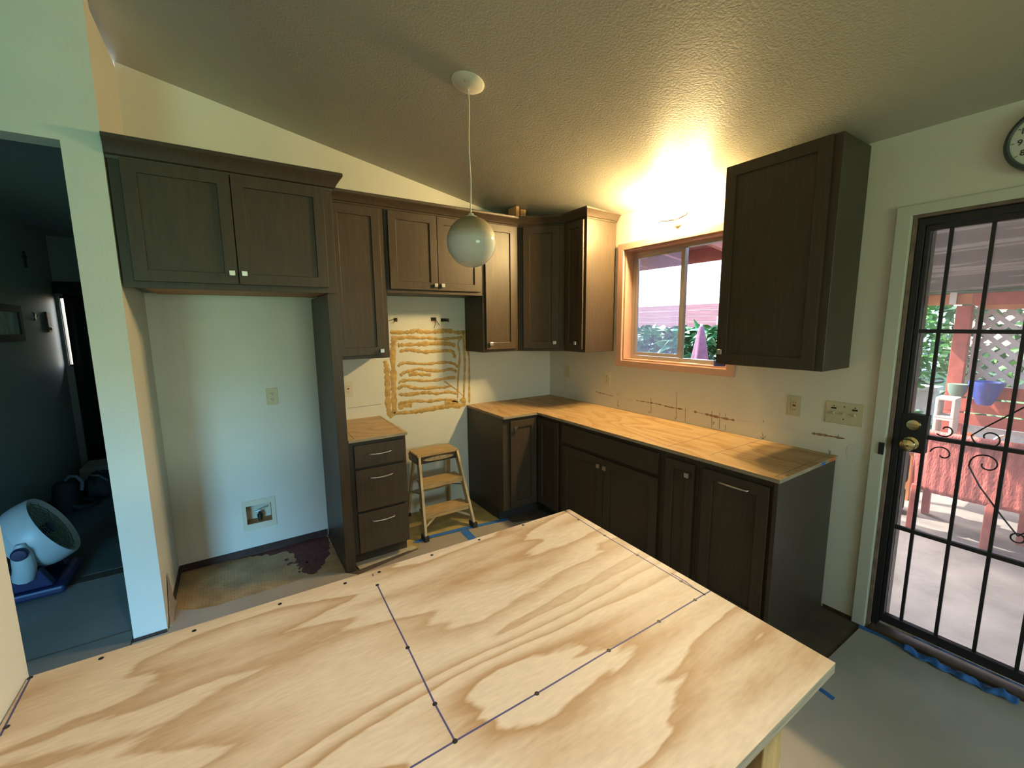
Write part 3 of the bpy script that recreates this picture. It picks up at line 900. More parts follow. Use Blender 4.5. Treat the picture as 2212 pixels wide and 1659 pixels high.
# --- drawer base
c = thing('base_cabinet', 'dark base cabinet with three drawers standing left of the stepladder', 'cabinet', (-1.95, 0, 0), 'dark-stained base cabinets')
carcass('carcass', FB, c, -2.139, -1.757, 0.004, 0.615, 0.004, 0.875, 0.10)
for z0, z1, hz in ((0.700, 0.848, 0.788), (0.402, 0.682, 0.627), (0.110, 0.384, 0.325)):
    d = slab(FB, c, -2.106, -1.768, z0, z1, 0.6165)
    pull(FB, -2.018, -1.869, 0.6365, hz, d)
# --- corner base
c = thing('base_cabinet', 'dark L-shaped corner base cabinet with a folding door, right of the stepladder', 'cabinet', (-0.4, -0.4, 0), 'dark-stained base cabinets')
pl = [(-0.962, -0.004), (-0.004, -0.004), (-0.004, -0.918), (-0.615, -0.918), (-0.615, -0.615), (-0.962, -0.615)]
pk = [(-0.961, -0.004), (-0.004, -0.004), (-0.004, -0.917), (-0.545, -0.917), (-0.545, -0.545), (-0.961, -0.545)]
obj('carcass', MB().prism([(a, b, 0.10) for a, b in pl], (0, 0, 0.775)), 'cab', c, bevel=0.0015, seg=1)
obj('toe_kick', MB().prism([(a, b, 0.004) for a, b in pk], (0, 0, 0.096)), 'kick', c)
dr = shaker(FB, c, -0.900, -0.640, 0.118, 0.850, 0.6165)
knob(FB, -0.860, 0.6365, 0.788, dr)
dr = shaker(FR, c, 0.642, 0.908, 0.118, 0.850, 0.6165)
# --- sink base
c = thing('base_cabinet', 'dark sink base cabinet with false drawer front and paired doors below the window', 'cabinet', (0, -1.38, 0), 'dark-stained base cabinets')
carcass('carcass', FR, c, 0.920, 1.852, 0.004, 0.615, 0.004, 0.875, 0.10)
slab(FR, c, 0.950, 1.838, 0.716, 0.850, 0.6165, 'false_drawer_front')
dr = shaker(FR, c, 0.962, 1.394, 0.118, 0.692, 0.6165)
knob(FR, 1.364, 0.6365, 0.640, dr)
dr = shaker(FR, c, 1.398, 1.842, 0.118, 0.692, 0.6165)
knob(FR, 1.424, 0.6365, 0.640, dr)
# --- narrow base
c = thing('base_cabinet', 'very narrow dark base cabinet with one square-knobbed door beside the sink base', 'cabinet', (0, -1.97, 0), 'dark-stained base cabinets')
carcass('carcass', FR, c, 1.854, 2.098, 0.004, 0.615, 0.004, 0.875, 0.10)
dr = shaker(FR, c, 1.896, 2.078, 0.118, 0.842, 0.6165, 0.05)
knob(FR, 2.050, 0.6365, 0.780, dr)
# --- pull-out base at the end of the run
c = thing('base_cabinet', 'dark base cabinet with a bar handle across its door, at the counter end', 'cabinet', (0, -2.3, 0), 'dark-stained base cabinets')
carcass('carcass', FR, c, 2.100, 2.492, 0.004, 0.615, 0.004, 0.875, 0.10)
dr = shaker(FR, c, 2.132, 2.474, 0.118, 0.842, 0.6165)
pull(FR, 2.232, 2.384, 0.6365, 0.800, dr, 0.0)
mb = MB()
FR.box(mb, 2.4925, 2.512, 0.006, 0.634, 0.004, 0.874)
obj('end_panel', mb, 'cab', c, bevel=0.0015)

# ------------------------------------------------------------------ plywood tops
t = thing('plywood_countertop', 'L-shaped bare plywood countertop along the window wall and into the corner', 'countertop', (-0.4, -1.2, 0.876))
P = [(-0.966, -0.002), (-0.002, -0.002), (-0.002, -2.518), (-0.640, -2.518), (-0.640, -0.640), (-0.966, -0.640)]
obj('plywood_core', MB().prism([(a, b, 0.8765) for a, b in P], (0, 0, 0.017)), 'plyedge', t)
obj('plywood_face', MB().prism([(a, b, 0.8936) for a, b in P], (0, 0, 0.0022)), 'plyw2', t)
def strip(name, path, w, z, par, m='ink', h=0.0004):
    mb = MB()
    P = [Vector((a, b)) for a, b in path]
    vs, fs = [], []
    for k, q in enumerate(P):
        tt = (P[min(k+1, len(P)-1)]-P[max(k-1, 0)]).normalized()
        nn = Vector((-tt.y, tt.x))*w/2
        for sg in (1, -1):
            for zz in (z, z+h):
                vs.append((q.x+nn.x*sg, q.y+nn.y*sg, zz))
    for k in range(len(P)-1):
        a, b = 4*k, 4*k+4
        fs += [(a, b, b+1, a+1), (a+1, b+1, b+3, a+3), (a+3, b+3, b+2, a+2), (a+2, b+2, b, a)]
    fs += [(0, 1, 3, 2), (len(vs)-4, len(vs)-2, len(vs)-1, len(vs)-3)]
    return obj(name, mb.add(vs, fs), m, par)
for ln in CINK:
    strip('pencil_line', ln, 0.0032, 0.8958, t, 'pencil')
obj('painted_end_mark', MB().box(-0.11, -0.03, -2.5188, -2.5182, 0.878, 0.893), 'orange', t)
obj('blue_end_mark', MB().box(-0.20, -0.155, -2.5188, -2.5182, 0.878, 0.893), 'tape', t)
t = thing('plywood_countertop', 'small square plywood top on the three-drawer base cabinet', 'countertop', (-1.95, -0.3, 0.876))
P = [(-2.138, -0.002), (-1.752, -0.002), (-1.752, -0.645), (-2.138, -0.645)]
obj('plywood_core', MB().prism([(a, b, 0.8765) for a, b in P], (0, 0, 0.017)), 'plyedge', t)
obj('plywood_face', MB().prism([(a, b, 0.8936) for a, b in P], (0, 0, 0.0022)), 'plyw1', t)
for ln in LINK:
    strip('pencil_line', ln, 0.0035, 0.8958, t, 'pencil')
t = thing('plywood_island_top', 'large plywood sheet on the island with marker lines and driven screws', 'countertop', (-2.4, -2.65, 0.871))
P = [(-3.122, -2.181), (-1.645, -2.204), (-1.678, -3.107), (-3.122, -3.107)]
obj('plywood_core', MB().prism([(a, b, 0.8715) for a, b in P], (0, 0, 0.021)), 'plyedge', t)
obj('plywood_face', MB().prism([(a, b, 0.8926) for a, b in P], (0, 0, 0.0024)), 'ply', t)
for ln in INK:
    strip('marker_line', ln, 0.0034, 0.8950, t, 'ink')
for k, (a, b) in enumerate(SCREWS):
    mb = MB().lathe([(0.0, 0.0008), (0.0022, 0.0010), (0.0046, 0.0008), (0.0050, 0.0)], (a, b, 0.8951), (0, 0, 1), 10)
    obj('screw', mb, 'screw', t)
# island base under the sheet
c = thing('island_base', 'low cabinet base carrying the plywood island top, mostly hidden below it', 'cabinet', (-2.5, -2.65, 0))
mb = MB().box(-3.115, -1.98, -2.98, -2.30, 0.09, 0.870)
obj('carcass', mb, 'cab', c, bevel=0.002)
obj('toe_kick', MB().box(-3.115, -2.05, -2.92, -2.36, 0.006, 0.0895), 'kick', c)
t = thing('lumber_post', 'raw yellow lumber post holding up the overhanging end of the island', 'post', (-1.83, -3.03, 0))
obj('post_shaft', MB().box(-1.86, -1.78, -3.06, -2.985, 0.012, 0.870), 'lumber', t, bevel=0.003)
obj('base_block', MB().box(-1.88, -1.76, -3.075, -2.965, 0.006, 0.0115), 'lumber', t)
# curled strip of pale paper near the post
def curl(u, v):
    w = 0.045*sin(pi*min(1, 0.25+v*0.75))
    return (-1.765+0.03*sin(v*2.2), -3.005+(u-0.5)*2*w+0.01*v, 0.52+v*0.24+0.01*sin(u*3))
o = obj('paper_flap', MB().sheet(curl, 6, 10), 'sheetwhite', None, loc=(-1.765, -3.005, 0.52), smooth=180, solid=False)
o.modifiers.new('thick', 'SOLIDIFY').thickness = 0.001
tag(o, 'pale curled paper flap hanging beside the lumber post under the island edge', 'paper')

# ------------------------------------------------------------------ pendant globe
PX, PY, PZ = -1.6200, -1.3900, 2.045
t = thing('pendant_lamp', 'white glass globe pendant hanging on a cord, dusty on top', 'lamp', (PX, PY, PZ))
cz = ceil_z(PX)
nrm = Vector((-0.2, 0, -1)).normalized()
obj('canopy', MB().lathe([(0, -0.001), (0.082, -0.001), (0.082, 0.004), (0.070, 0.014), (0.040, 0.024), (0.012, 0.028), (0, 0.028)], (PX, PY, cz), nrm, 28), 'plate', t, smooth=40)
for dx, dy in ((0.03, 0.035), (-0.03, -0.035)):
    obj('canopy_screw', MB().lathe([(0, 0.018), (0.005, 0.018), (0.004, 0.027), (0, 0.028)], (PX+dx, PY+dy, cz-0.2*dx), nrm, 8), 'chrome', t)
pts = [(PX+0.003*sin(k*0.9)*(1 if 0 < k < 12 else 0), PY, cz-0.026+(PZ+0.131-cz+0.026)*k/12) for k in range(13)]
obj('cord', MB().tube(pts, 0.0036, 8), 'cord', t, smooth=60)
obj('cap', MB().lathe([(0, 0.143), (0.012, 0.142), (0.016, 0.134), (0.030, 0.128), (0.034, 0.122), (0, 0.120)], (PX, PY, PZ), (0, 0, 1), 20), 'plate', t, smooth=40)
prof = [(0.1275*sin(a), -0.1275*cos(a)) for a in [pi*k/32 for k in range(32)] if a < pi*0.93]
prof = [(0 if r < 1e-6 else r, h) for r, h in prof] + [(0, 0.124)]
obj('globe', MB().lathe(prof, (PX, PY, PZ), (0, 0, 1), 48), 'opal', t, smooth=60)

# ------------------------------------------------------------------ lit wall lamp above the window
t = thing('wall_lamp', 'lit two-shade wall lamp glowing on the wall above the kitchen window', 'lamp', (-0.03, -1.45, 2.36))
obj('back_plate', MB().lathe([(0, 0.0005), (0.055, 0.0005), (0.055, 0.010), (0.040, 0.022), (0, 0.024)], (0, -1.45, 2.345), (-1, 0, 0), 24), 'plate', t, smooth=40)
obj('cross_arm', MB().tube([(-0.022, -1.45, 2.345), (-0.045, -1.45, 2.335), (-0.055, -1.40, 2.335), (-0.060, -1.345, 2.345), (-0.062, -1.335, 2.362)], 0.006, 8), 'brass', t, smooth=60)
obj('cross_arm', MB().tube([(-0.022, -1.45, 2.345), (-0.045, -1.45, 2.335), (-0.055, -1.50, 2.335), (-0.060, -1.555, 2.345), (-0.062, -1.565, 2.362)], 0.006, 8), 'brass', t, smooth=60)
obj('finial', MB().lathe([(0, 0.024), (0.010, 0.026), (0.012, 0.034), (0.005, 0.042), (0, 0.044)], (0, -1.45, 2.345), (-1, 0, 0), 12), 'brass', t, smooth=50)
for y in (-1.335, -1.565):
    sh = obj('glass_shade', MB().lathe([(0, 0.0), (0.022, 0.002), (0.034, 0.020), (0.044, 0.045), (0.048, 0.068), (0.044, 0.084), (0, 0.086)], (-0.062, y, 2.366), (0, 0, 1), 24), 'opalglow', t, smooth=60)

# ------------------------------------------------------------------ clock
CY, CZ = -3.100, 2.316
t = thing('wall_clock', 'round wall clock with dark rim and pale face high above the security door', 'clock', (-0.02, CY, CZ))
obj('rim', MB().lathe([(0.112, 0.012), (0.108, 0.026), (0.114, 0.034), (0.124, 0.030), (0.127, 0.016), (0.126, 0.001), (0.0, 0.001)], (0, CY, CZ), (-1, 0, 0), 48), 'clockrim', t, smooth=50)
obj('face', MB().lathe([(0, 0.0195), (0.111, 0.0195), (0.111, 0.012), (0, 0.012)], (0, CY, CZ), (-1, 0, 0), 48), 'clockface', t, smooth=30)
for h in range(1, 13):
    a = 2*pi*h/12
    cu = bpy.data.curves.new('numeral', 'FONT')
    cu.body = str(h)
    cu.size = 0.030
    cu.align_x, cu.align_y = 'CENTER', 'CENTER'
    cu.extrude = 0.0004
    cu.offset = 0.0006
    cu.materials.append(M['numeral'])
    tmp = bpy.data.objects.new('numeral_outline', cu)
    COL.objects.link(tmp)
    bpy.context.view_layer.update()
    me = bpy.data.meshes.new_from_object(tmp.evaluated_get(bpy.context.evaluated_depsgraph_get()))
    bpy.data.objects.remove(tmp)
    o = bpy.data.objects.new('numeral', me)
    COL.objects.link(o)
    o.parent = t
    # clockwise as seen from the room: viewer looks along +x, right hand is -y
    o.location = Vector((-0.0202, CY-0.082*sin(a), CZ+0.082*cos(a)))-t.location
    o.rotation_euler = Matrix(((0, 0, -1), (-1, 0, 0), (0, 1, 0))).to_euler()
    a0, a1 = 0.097, 0.106
    obj('hour_mark', MB().bar((-0.0202, CY-a0*sin(a), CZ+a0*cos(a)), (-0.0202, CY-a1*sin(a), CZ+a1*cos(a)), 0.0022, 0.0008, (1, 0, 0)), 'numeral', t)
obj('hour_hand', MB().bar((-0.022, CY, CZ), (-0.022, CY-0.045, CZ+0.02), 0.006, 0.0012, (1, 0, 0)), 'numeral', t)
obj('minute_hand', MB().bar((-0.024, CY, CZ), (-0.024, CY-0.02, CZ+0.078), 0.004, 0.0012, (1, 0, 0)), 'numeral', t)

# ------------------------------------------------------------------ outlets and switches
def plate_on(fr, par, u, z, w, h, m, name='plate'):
    mb = MB()
    fr.box(mb, u-w/2, u+w/2, 0.0006, 0.006, z-h/2, z+h/2)
    return obj(name, mb, m, par, bevel=0.003)
def small(fr, par, u, z, w, h, d0, d1, m, name):
    mb = MB()
    fr.box(mb, u-w/2, u+w/2, d0, d1, z-h/2, z+h/2)
    return obj(name, mb, m, par)
def outlet(fr, u, z, label, m='almond', gfci=False, group='wall outlets'):
    w = fr.p(u, 0, z)
    t = thing('wall_outlet', label, 'outlet', w, group)
    plate_on(fr, t, u, z, 0.072, 0.118, m)
    if gfci:
        f = obj('receptacle', fr_box(fr, u-0.0165, u+0.0165, 0.006, 0.0085, z-0.033, z+0.033), m, t, bevel=0.001)
        small(fr, f, u, z+0.003, 0.016, 0.011, 0.0085, 0.0105, 'red', 'reset_button')
        for s in (1, -1):
            for du in (-0.006, 0.006):
                small(fr, f, u+du, z+s*0.021, 0.0026, 0.008, 0.0083, 0.0088, 'slot', 'slot')
    else:
        for s in (1, -1):
            mb = MB().lathe([(0, 0.006), (0.0165, 0.006), (0.0165, 0.0085), (0, 0.0088)], fr.p(u, 0, z+s*0.0195), tuple(fr.D), 16)
            f = obj('receptacle', mb, m, t, smooth=40)
            for du in (-0.006, 0.006):
                small(fr, f, u+du, z+s*0.0195+0.003, 0.0026, 0.008, 0.0086, 0.0092, 'slot', 'slot')
            small(fr, f, u, z+s*0.0195-0.008, 0.005, 0.005, 0.0086, 0.0092, 'slot', 'slot')
        obj('screw', MB().lathe([(0, 0.0058), (0.003, 0.0058), (0.002, 0.0072), (0, 0.0074)], fr.p(u, 0, z), tuple(fr.D), 8), 'chrome', t)
    return t
def fr_box(fr, u0, u1, d0, d1, z0, z1):
    mb = MB()
    fr.box(mb, u0, u1, d0, d1, z0, z1)
    return mb
outlet(FB, -2.499, 1.131, 'almond duplex outlet on the back wall of the empty refrigerator alcove', 'almond')
outlet(FB, -1.985, 1.136, 'ivory outlet just above the small plywood top of the drawer cabinet', 'ivory', True)
outlet(FR, 0.803, 1.147, 'almond duplex outlet under the lower left corner of the kitchen window', 'ivory')
outlet(FR, 2.287, 1.136, 'almond outlet with a red button, left of the triple switch plate', 'almond', True)
t = thing('blank_plate', 'small almond blank wall plate near the room corner above the plywood counter', 'wall plate', (0, -0.287, 1.158))
plate_on(FR, t, 0.287, 1.158, 0.066, 0.112, 'almond')
for s in (1, -1):
    obj('screw', MB().lathe([(0, 0.0058), (0.003, 0.0058), (0.002, 0.0072), (0, 0.0074)], FR.p(0.287, 0, 1.158+s*0.03), tuple(FR.D), 8), 'chrome', t)
t = thing('switch_plate', 'wide almond triple switch plate beside the door casing, dark toggle slots', 'light switch', (0, -2.527, 1.132))
plate_on(FR, t, 2.527, 1.132, 0.168, 0.118, 'almond')
for k, du in enumerate((-0.047, 0.0, 0.047)):
    if k != 1:
        small(FR, t, 2.527+du, 1.156, 0.024, 0.009, 0.006, 0.0075, 'slot', 'toggle_slot')
    tg = MB().bar(FR.p(2.527+du, 0.006, 1.135), FR.p(2.527+du, 0.015, 1.124), 0.008, 0.012, (0, 0, 1))
    obj('toggle', tg, 'almond', t, bevel=0.001)
    for s in (1, -1):
        obj('screw', MB().lathe([(0, 0.0058), (0.0036, 0.0058), (0.003, 0.0072), (0, 0.0074)], FR.p(2.527+du, 0, 1.132+s*0.034+0.002), tuple(FR.D), 8), 'slot' if k == 1 or s == 1 else 'almond', t)

# ------------------------------------------------------------------ water valve box in the alcove
t = thing('valve_box', 'recessed cream water valve box low on the refrigerator alcove wall', 'valve box', (-2.645, 0, 0.295))
obj('trim_frame', MB().ring(oy(-0.006, -2.746, -2.540, 0.184, 0.402), oy(-0.006, -2.722, -2.568, 0.228, 0.362), (0, 0.0055, 0)), 'cream', t, bevel=0.002)
bx = MB()
bx.ring(oy(0.0, -2.7235, -2.5665, 0.2265, 0.3635), oy(0.0, -2.7215, -2.5685, 0.2285, 0.3615), (0, 0.09, 0))
obj('box_sides', bx, 'cabin', t)
obj('box_back', MB().box(-2.7235, -2.5665, 0.0905, 0.094, 0.2265, 0.3635), 'cream', t)
v = MB().lathe([(0, 0), (0.012, 0.0), (0.012, 0.022), (0.018, 0.024), (0.018, 0.046), (0.010, 0.050), (0.010, 0.062), (0, 0.062)], (-2.640, 0.040, 0.2290), (0, 0, 1), 14)
vv = obj('valve', v, 'slot', t, smooth=40)
obj('valve_handle', MB().prism([(-2.672, 0.032, 0.293), (-2.640, 0.026, 0.300), (-2.604, 0.030, 0.312), (-2.604, 0.048, 0.312), (-2.640, 0.054, 0.300), (-2.672, 0.048, 0.293)], (0, 0, 0.007)), 'chrome', vv, bevel=0.002)

# ------------------------------------------------------------------ wires in the three rough holes
def wires(x, z, pts, label):
    t = thing('electrical_wires', label, 'wires', (x, 0.02, z), None)
    for m, p in pts:
        obj('wire', MB().tube([(x+a, b, z+c) for a, b, c in p], 0.0024, 6), m, t, smooth=60)
wires(-1.585, 1.664, [('blackfab', [(0.004, 0.06, 0.0), (0.002, -0.004, 0.006), (-0.03, -0.014, 0.002), (-0.06, -0.010, -0.008)]),
                      ('copper', [(0.0, 0.05, -0.004), (-0.004, -0.010, -0.010), (-0.03, -0.016, -0.022), (-0.015, -0.010, -0.026)])],
      'short wire ends poking from the small wall hole at the tall cabinet')
wires(-1.257, 1.668, [('blackfab', [(0.0, 0.06, 0.0), (0.006, -0.012, -0.006), (0.012, -0.018, -0.03), (-0.004, -0.010, -0.075)]),
                      ('copper', [(-0.01, 0.05, 0.004), (-0.012, -0.012, -0.008), (0.004, -0.016, -0.026), (0.020, -0.010, -0.020)]),
                      ('blackfab', [(0.01, 0.06, -0.004), (0.02, -0.014, -0.012), (0.040, -0.016, -0.042), (0.048, -0.010, -0.050)])],
      'loose wires hanging from the left half of the wide wall hole')
wires(-1.150, 1.662, [('blackfab', [(-0.02, 0.06, 0.0), (-0.01, -0.010, 0.004), (0.02, -0.014, -0.008), (0.034, -0.008, -0.014)]),
                      ('copper', [(0.01, 0.05, 0.0), (0.018, -0.010, -0.006), (0.026, -0.012, -0.022)])],
      'black wire stubs in the right half of the wide wall hole')

# ------------------------------------------------------------------ dried glue, caulk and pencil marks
def ribbon(fr, path, w, h, rng, smoothn=5, rough=0.38):
    """raised bead laid on a wall along (u, z) points"""
    P = [Vector(p) for p in path]
    Q = []
    for k in range(len(P)-1):
        p0, p1, p2, p3 = P[max(k-1, 0)], P[k], P[k+1], P[min(k+2, len(P)-1)]
        for j in range(smoothn):
            s = j/smoothn
            Q.append(0.5*((2*p1)+(p2-p0)*s+(2*p0-5*p1+4*p2-p3)*s*s+(3*p1-p0-3*p2+p3)*s**3))
    Q.append(P[-1])
    vs, fs = [], []
    n = len(Q)
    for k, q in enumerate(Q):
        tt = (Q[min(k+1, n-1)]-Q[max(k-1, 0)])
        if tt.length < 1e-9:
            tt = Vector((1, 0))
        tt.normalize()
        nn = Vector((-tt.y, tt.x))
        ww = w*(1+rng.uniform(-rough, rough))*(0.55 if k in (0, n-1) else 1)
        for s, d in ((-0.5, 0.0006), (-0.25, h), (0.25, h), (0.5, 0.0006)):
            r = q+nn*ww*s
            vs.append(fr.p(r.x, d, r.y))
    for k in range(n-1):
        for j in range(3):
            a = 4*k+j
            fs.append((a, a+1, a+5, a+4))
        fs.append((4*k+3, 4*k, 4*k+4, 4*k+7))
    fs += [(0, 1, 2, 3), (4*n-1, 4*n-2, 4*n-3, 4*n-4)]
    return MB().add(vs, fs)
rng = random.Random(3)
t = thing('glue_residue', 'ochre beads of dried glue striping the bare wall of the range space', 'glue', (-1.3, 0, 1.2))
for p, w in BEADS:
    obj('glue_bead', ribbon(FB, p, w, 0.0035, rng), 'glue', t, smooth=60)
CK = mat('caulk_brown', (0.30, 0.18, 0.10), 0.8, var=0.5, vscale=60)
CKW = mat('caulk_white', (0.66, 0.64, 0.58), 0.8)
t = thing('caulk_residue', 'broken brown line of old caulk and plaster along the window wall above the counter', 'caulk', (0, -1.5, 1.0))
for p, w in CAULK:
    obj('caulk_strip', ribbon(FR, [(-a, b) for a, b in p], w*0.75, 0.0016, rng, 8, 0.85), CK, t, smooth=60)
for p, w in CAULKW:
    obj('caulk_strip', ribbon(FR, [(-a, b) for a, b in p], w*0.8, 0.0009, rng, 6, 0.7), CKW, t, smooth=60)
obj('plaster_patch', ribbon(FR, [(2.555, 0.935), (2.600, 0.932), (2.615, 0.925)], 0.10, 0.002, rng, 4, 0.2), CKW, t, smooth=60)
t = thing('pencil_marks', 'short upright pencil marks on the window wall just above the counter', 'pencil marks', (0, -1.5, 0.95))
for p in PENCIL:
    mb = MB()
    for a, b in zip(p[:-1], p[1:]):
        mb.bar(FR.p(-a[0], 0.0009, a[1]), FR.p(-b[0], 0.0009, b[1]), 0.0028, 0.0006, (1, 0, 0))
    obj('pencil_mark', mb, 'pencil', t)
mb = MB().bar(FB.p(-2.0, 0.0008, 0.985), FB.p(-1.735, 0.0008, 0.990), 0.003, 0.0006, (0, 1, 0))
obj('pencil_mark', mb, 'pencil', t)

# ------------------------------------------------------------------ wood blocks above the corner cabinets
t = thing('wood_block', 'short raw wood block standing on edge above the corner cabinet by the ceiling', 'wood block', (-0.60, -0.28, 2.44), 'wood blocks on the cabinets')
obj('block_body', MB().box(-0.622, -0.590, -0.325, -0.20, 2.441, 2.601), 'lumber', t, bevel=0.002)
t = thing('wood_block', 'second raw wood block, the right and paler of the two above the corner cabinet', 'wood block', (-0.54, -0.28, 2.44), 'wood blocks on the cabinets')
obj('block_body', MB().box(-0.572, -0.520, -0.322, -0.25, 2.441, 2.583), 'lumber', t, bevel=0.002)

# ------------------------------------------------------------------ window sill things
t = thing('tape_roll', 'dark blue tape roll lying on the kitchen window sill beside the cabinet', 'tape', (0.045, -1.80, 1.33))
tr = MB()
tr.lathe([(0.026, 0.0), (0.043, 0.0), (0.043, 0.036), (0.026, 0.036), (0.026, 0.0)], (0.045, -1.795, 1.3295), (0, 0, 1), 28)
obj('roll', tr, 'tapebluedark', t, smooth=40)
mb = MB().lathe([(0.0235, 0.0005), (0.0255, 0.0005), (0.0255, 0.0355), (0.0235, 0.0355), (0.0235, 0.0005)], (0.045, -1.795, 1.3295), (0, 0, 1), 24)
obj('core', mb, 'palebox', t, smooth=40)
o = obj('paper_slip', MB().prism([(0.01, -1.50, 1.3296), (0.06, -1.49, 1.3296), (0.065, -1.62, 1.3296), (0.012, -1.635, 1.3296)], (0, 0, 0.0012)), 'sheetwhite', None, loc=(0.03, -1.56, 1.3296))
tag(o, 'white slip of paper lying on the kitchen window sill', 'paper')

# ------------------------------------------------------------------ floor coverings
def flat(name, poly, z, h, m, label=None, cat=None, group=None, parent=None):
    cx = sum(p[0] for p in poly)/len(poly)
    cy = sum(p[1] for p in poly)/len(poly)
    o = obj(name, MB().prism([(a, b, z) for a, b in poly], (0, 0, h)), m, parent, loc=None if parent else (cx, cy, z))
    if label:
        tag(o, label, cat, group)
    return o
def ragged(pts, amp, n, rng):
    out = []
    for k in range(len(pts)):
        a, b = Vector(pts[k]), Vector(pts[(k+1) % len(pts)])
        for j in range(n):
            q = a.lerp(b, j/n)
            out.append((q.x+rng.uniform(-amp, amp), q.y+rng.uniform(-amp, amp)))
    return out
flat('vinyl_sheet', [(-3.117, -0.008), (-2.206, -0.008), (-2.206, -0.66), (-3.117, -0.66)], 0.0005, 0.0025, 'vinyl',
     'worn tan sheet vinyl with a small tile pattern on the refrigerator alcove floor', 'vinyl floor')
rg = random.Random(11)
t = thing('floor_stain', 'dark red-brown stain on the right of the refrigerator alcove floor', 'stain', (-2.32, -0.25, 0.003))
flat('stain_patch', ragged([(-2.86, -0.012), (-2.70, -0.040), (-2.60, -0.085), (-2.50, -0.10), (-2.46, -0.20), (-2.47, -0.30), (-2.45, -0.38), (-2.42, -0.50), (-2.37, -0.52), (-2.31, -0.44), (-2.26, -0.34), (-2.23, -0.20), (-2.21, -0.12), (-2.21, -0.012)], 0.012, 5, rg), 0.0032, 0.0007, 'stain', parent=t)
for k in range(12):
    a, b, r = rg.uniform(-2.52, -2.38), rg.uniform(-0.46, -0.12), rg.uniform(0.008, 0.022)
    flat('stain_fleck', [(a+r*cos(2*pi*j/9)*rg.uniform(0.6, 1.3), b+r*sin(2*pi*j/9)*rg.uniform(0.6, 1.3)) for j in range(9)], 0.0033, 0.0007, 'stain', parent=t)
flat('underlay_sheet', [(-1.755, -0.008), (-0.966, -0.008), (-0.966, -0.46), (-0.915, -0.50), (-0.955, -0.548), (-1.755, -0.598)], 0.0005, 0.0025, 'vinyl2',
     'yellowed bare floor underlay beneath the stepladder in the range space', 'floor covering')
flat('floor_platform', [(-2.13, -0.55), (-1.72, -0.55), (-1.70, -0.585), (-2.12, -0.640)], 0.0035, 0.006, 'stripwood',
     'pale wooden floor strip edging out below the three-drawer base cabinet', 'floor strip')
flat('floor_paper', [(-3.122, -0.645), (-3.124, -0.40), (-3.11, -0.44), (-3.065, -0.492), (-2.998, -0.527), (-2.923, -0.547), (-2.807, -0.55), (-2.707, -0.551), (-2.547, -0.548), (-2.437, -0.535), (-2.307, -0.562), (-2.215, -0.62), (-2.14, -0.70), (-1.70, -0.615), (-1.65, -0.53), (-1.316, -0.545), (-1.330, -2.4), (-3.10, -2.4), (-3.10, -2.14), (-3.268, -2.14), (-3.268, -0.665), (-3.124, -0.665)],
     0.0045, 0.0015, 'paper', 'brown floor paper laid in front of the refrigerator alcove and drawers', 'floor paper', 'brown floor papers')
flat('floor_paper', [(-1.300, -0.555), (-0.91, -0.585), (-0.90, -0.66), (-0.70, -0.72), (-0.70, -2.4), (-1.312, -2.4)],
     0.0045, 0.0015, 'paper', 'brown floor paper right of the taped seam, before the corner cabinets', 'floor paper', 'brown floor papers')
flat('floor_paper', [(-1.95, -2.42), (-0.62, -2.64), (-0.52, -2.700), (-0.014, -2.705), (-0.014, -4.6), (-1.95, -4.6)],
     0.0045, 0.0015, 'paperdaylit', 'floor paper coloured grey as by door daylight, spread before the security door and right of the island', 'floor paper')
flat('floor_paper', [(-7.4, -0.70), (-4.24, -0.70), (-4.24, -0.54), (-3.275, -0.54), (-3.275, -6.9), (-7.4, -6.9)], 0.0045, 0.0015, 'paperdim', 'grey floor paper darkened for dimness in the room left of the partition wall', 'floor paper')
# paper turned up against the stub wall
def turned(u, v):
    z = 0.006+v*(0.24*max(0.0, 1-abs(u-0.45)*2.3)+0.01)
    return (-3.105-0.012*min(1.0, v*2.2)-0.004*v, -0.36-0.27*u, z)
o = obj('paper_corner', MB().sheet(turned, 14, 8), 'paper', None, loc=(-3.11, -0.5, 0.006), smooth=180, solid=False)
o.modifiers.new('thick', 'SOLIDIFY').thickness = 0.0015
tag(o, 'pointed brown paper corner turned up against the alcove side wall', 'paper')
TAPES = [('floor_tape', [(-1.70, -0.500), (-1.67, -0.530), (-1.582, -0.515), (-1.262, -0.545), (-1.256, -0.500), (-1.583, -0.471)], 'blue masking tape strip on the floor running left from under the stepladder'),
         ('floor_tape', [(-1.256, -0.548), (-0.907, -0.603), (-0.900, -0.560), (-1.256, -0.508)], 'blue masking tape strip on the floor running right toward the corner cabinet'),
         ('floor_tape', [(-1.327, -0.552), (-1.349, -0.900), (-1.283, -0.900), (-1.262, -0.552)], 'blue masking tape strip covering the seam between two brown floor papers'),
         ('floor_tape', [(-0.665, -2.740), (-0.676, -2.812), (-0.650, -2.812), (-0.641, -2.742)], 'short scrap of blue masking tape on the floor paper by the island corner')]
for nm, poly, lb in TAPES:
    flat(nm, poly, 0.0066, 0.0006, 'tape', lb, 'tape', 'blue floor tapes')
flat('floor_tape', [(-0.05, -2.700), (-0.014, -2.695), (-0.018, -2.80), (-0.020, -2.885), (-0.045, -2.885), (-0.038, -2.80)], 0.0066, 0.0006, 'tape',
     'thin blue masking tape on the floor at the left end of the door sill', 'tape', 'blue floor tapes')
def crum(u, v):
    y = -2.885-0.37*u
    return (-0.072+0.052*v+0.006*sin(u*31)-0.008*sin(u*3.1), y, 0.014+0.022*sin(v*pi)*(0.5+0.5*sin(u*23+1))+0.003*sin(u*57+v*4)+(0.006 if u > 0.85 else 0))
o = obj('floor_tape', MB().sheet(crum, 40, 5), 'tape', None, loc=(-0.035, -3.07, 0.012), smooth=180, solid=False)
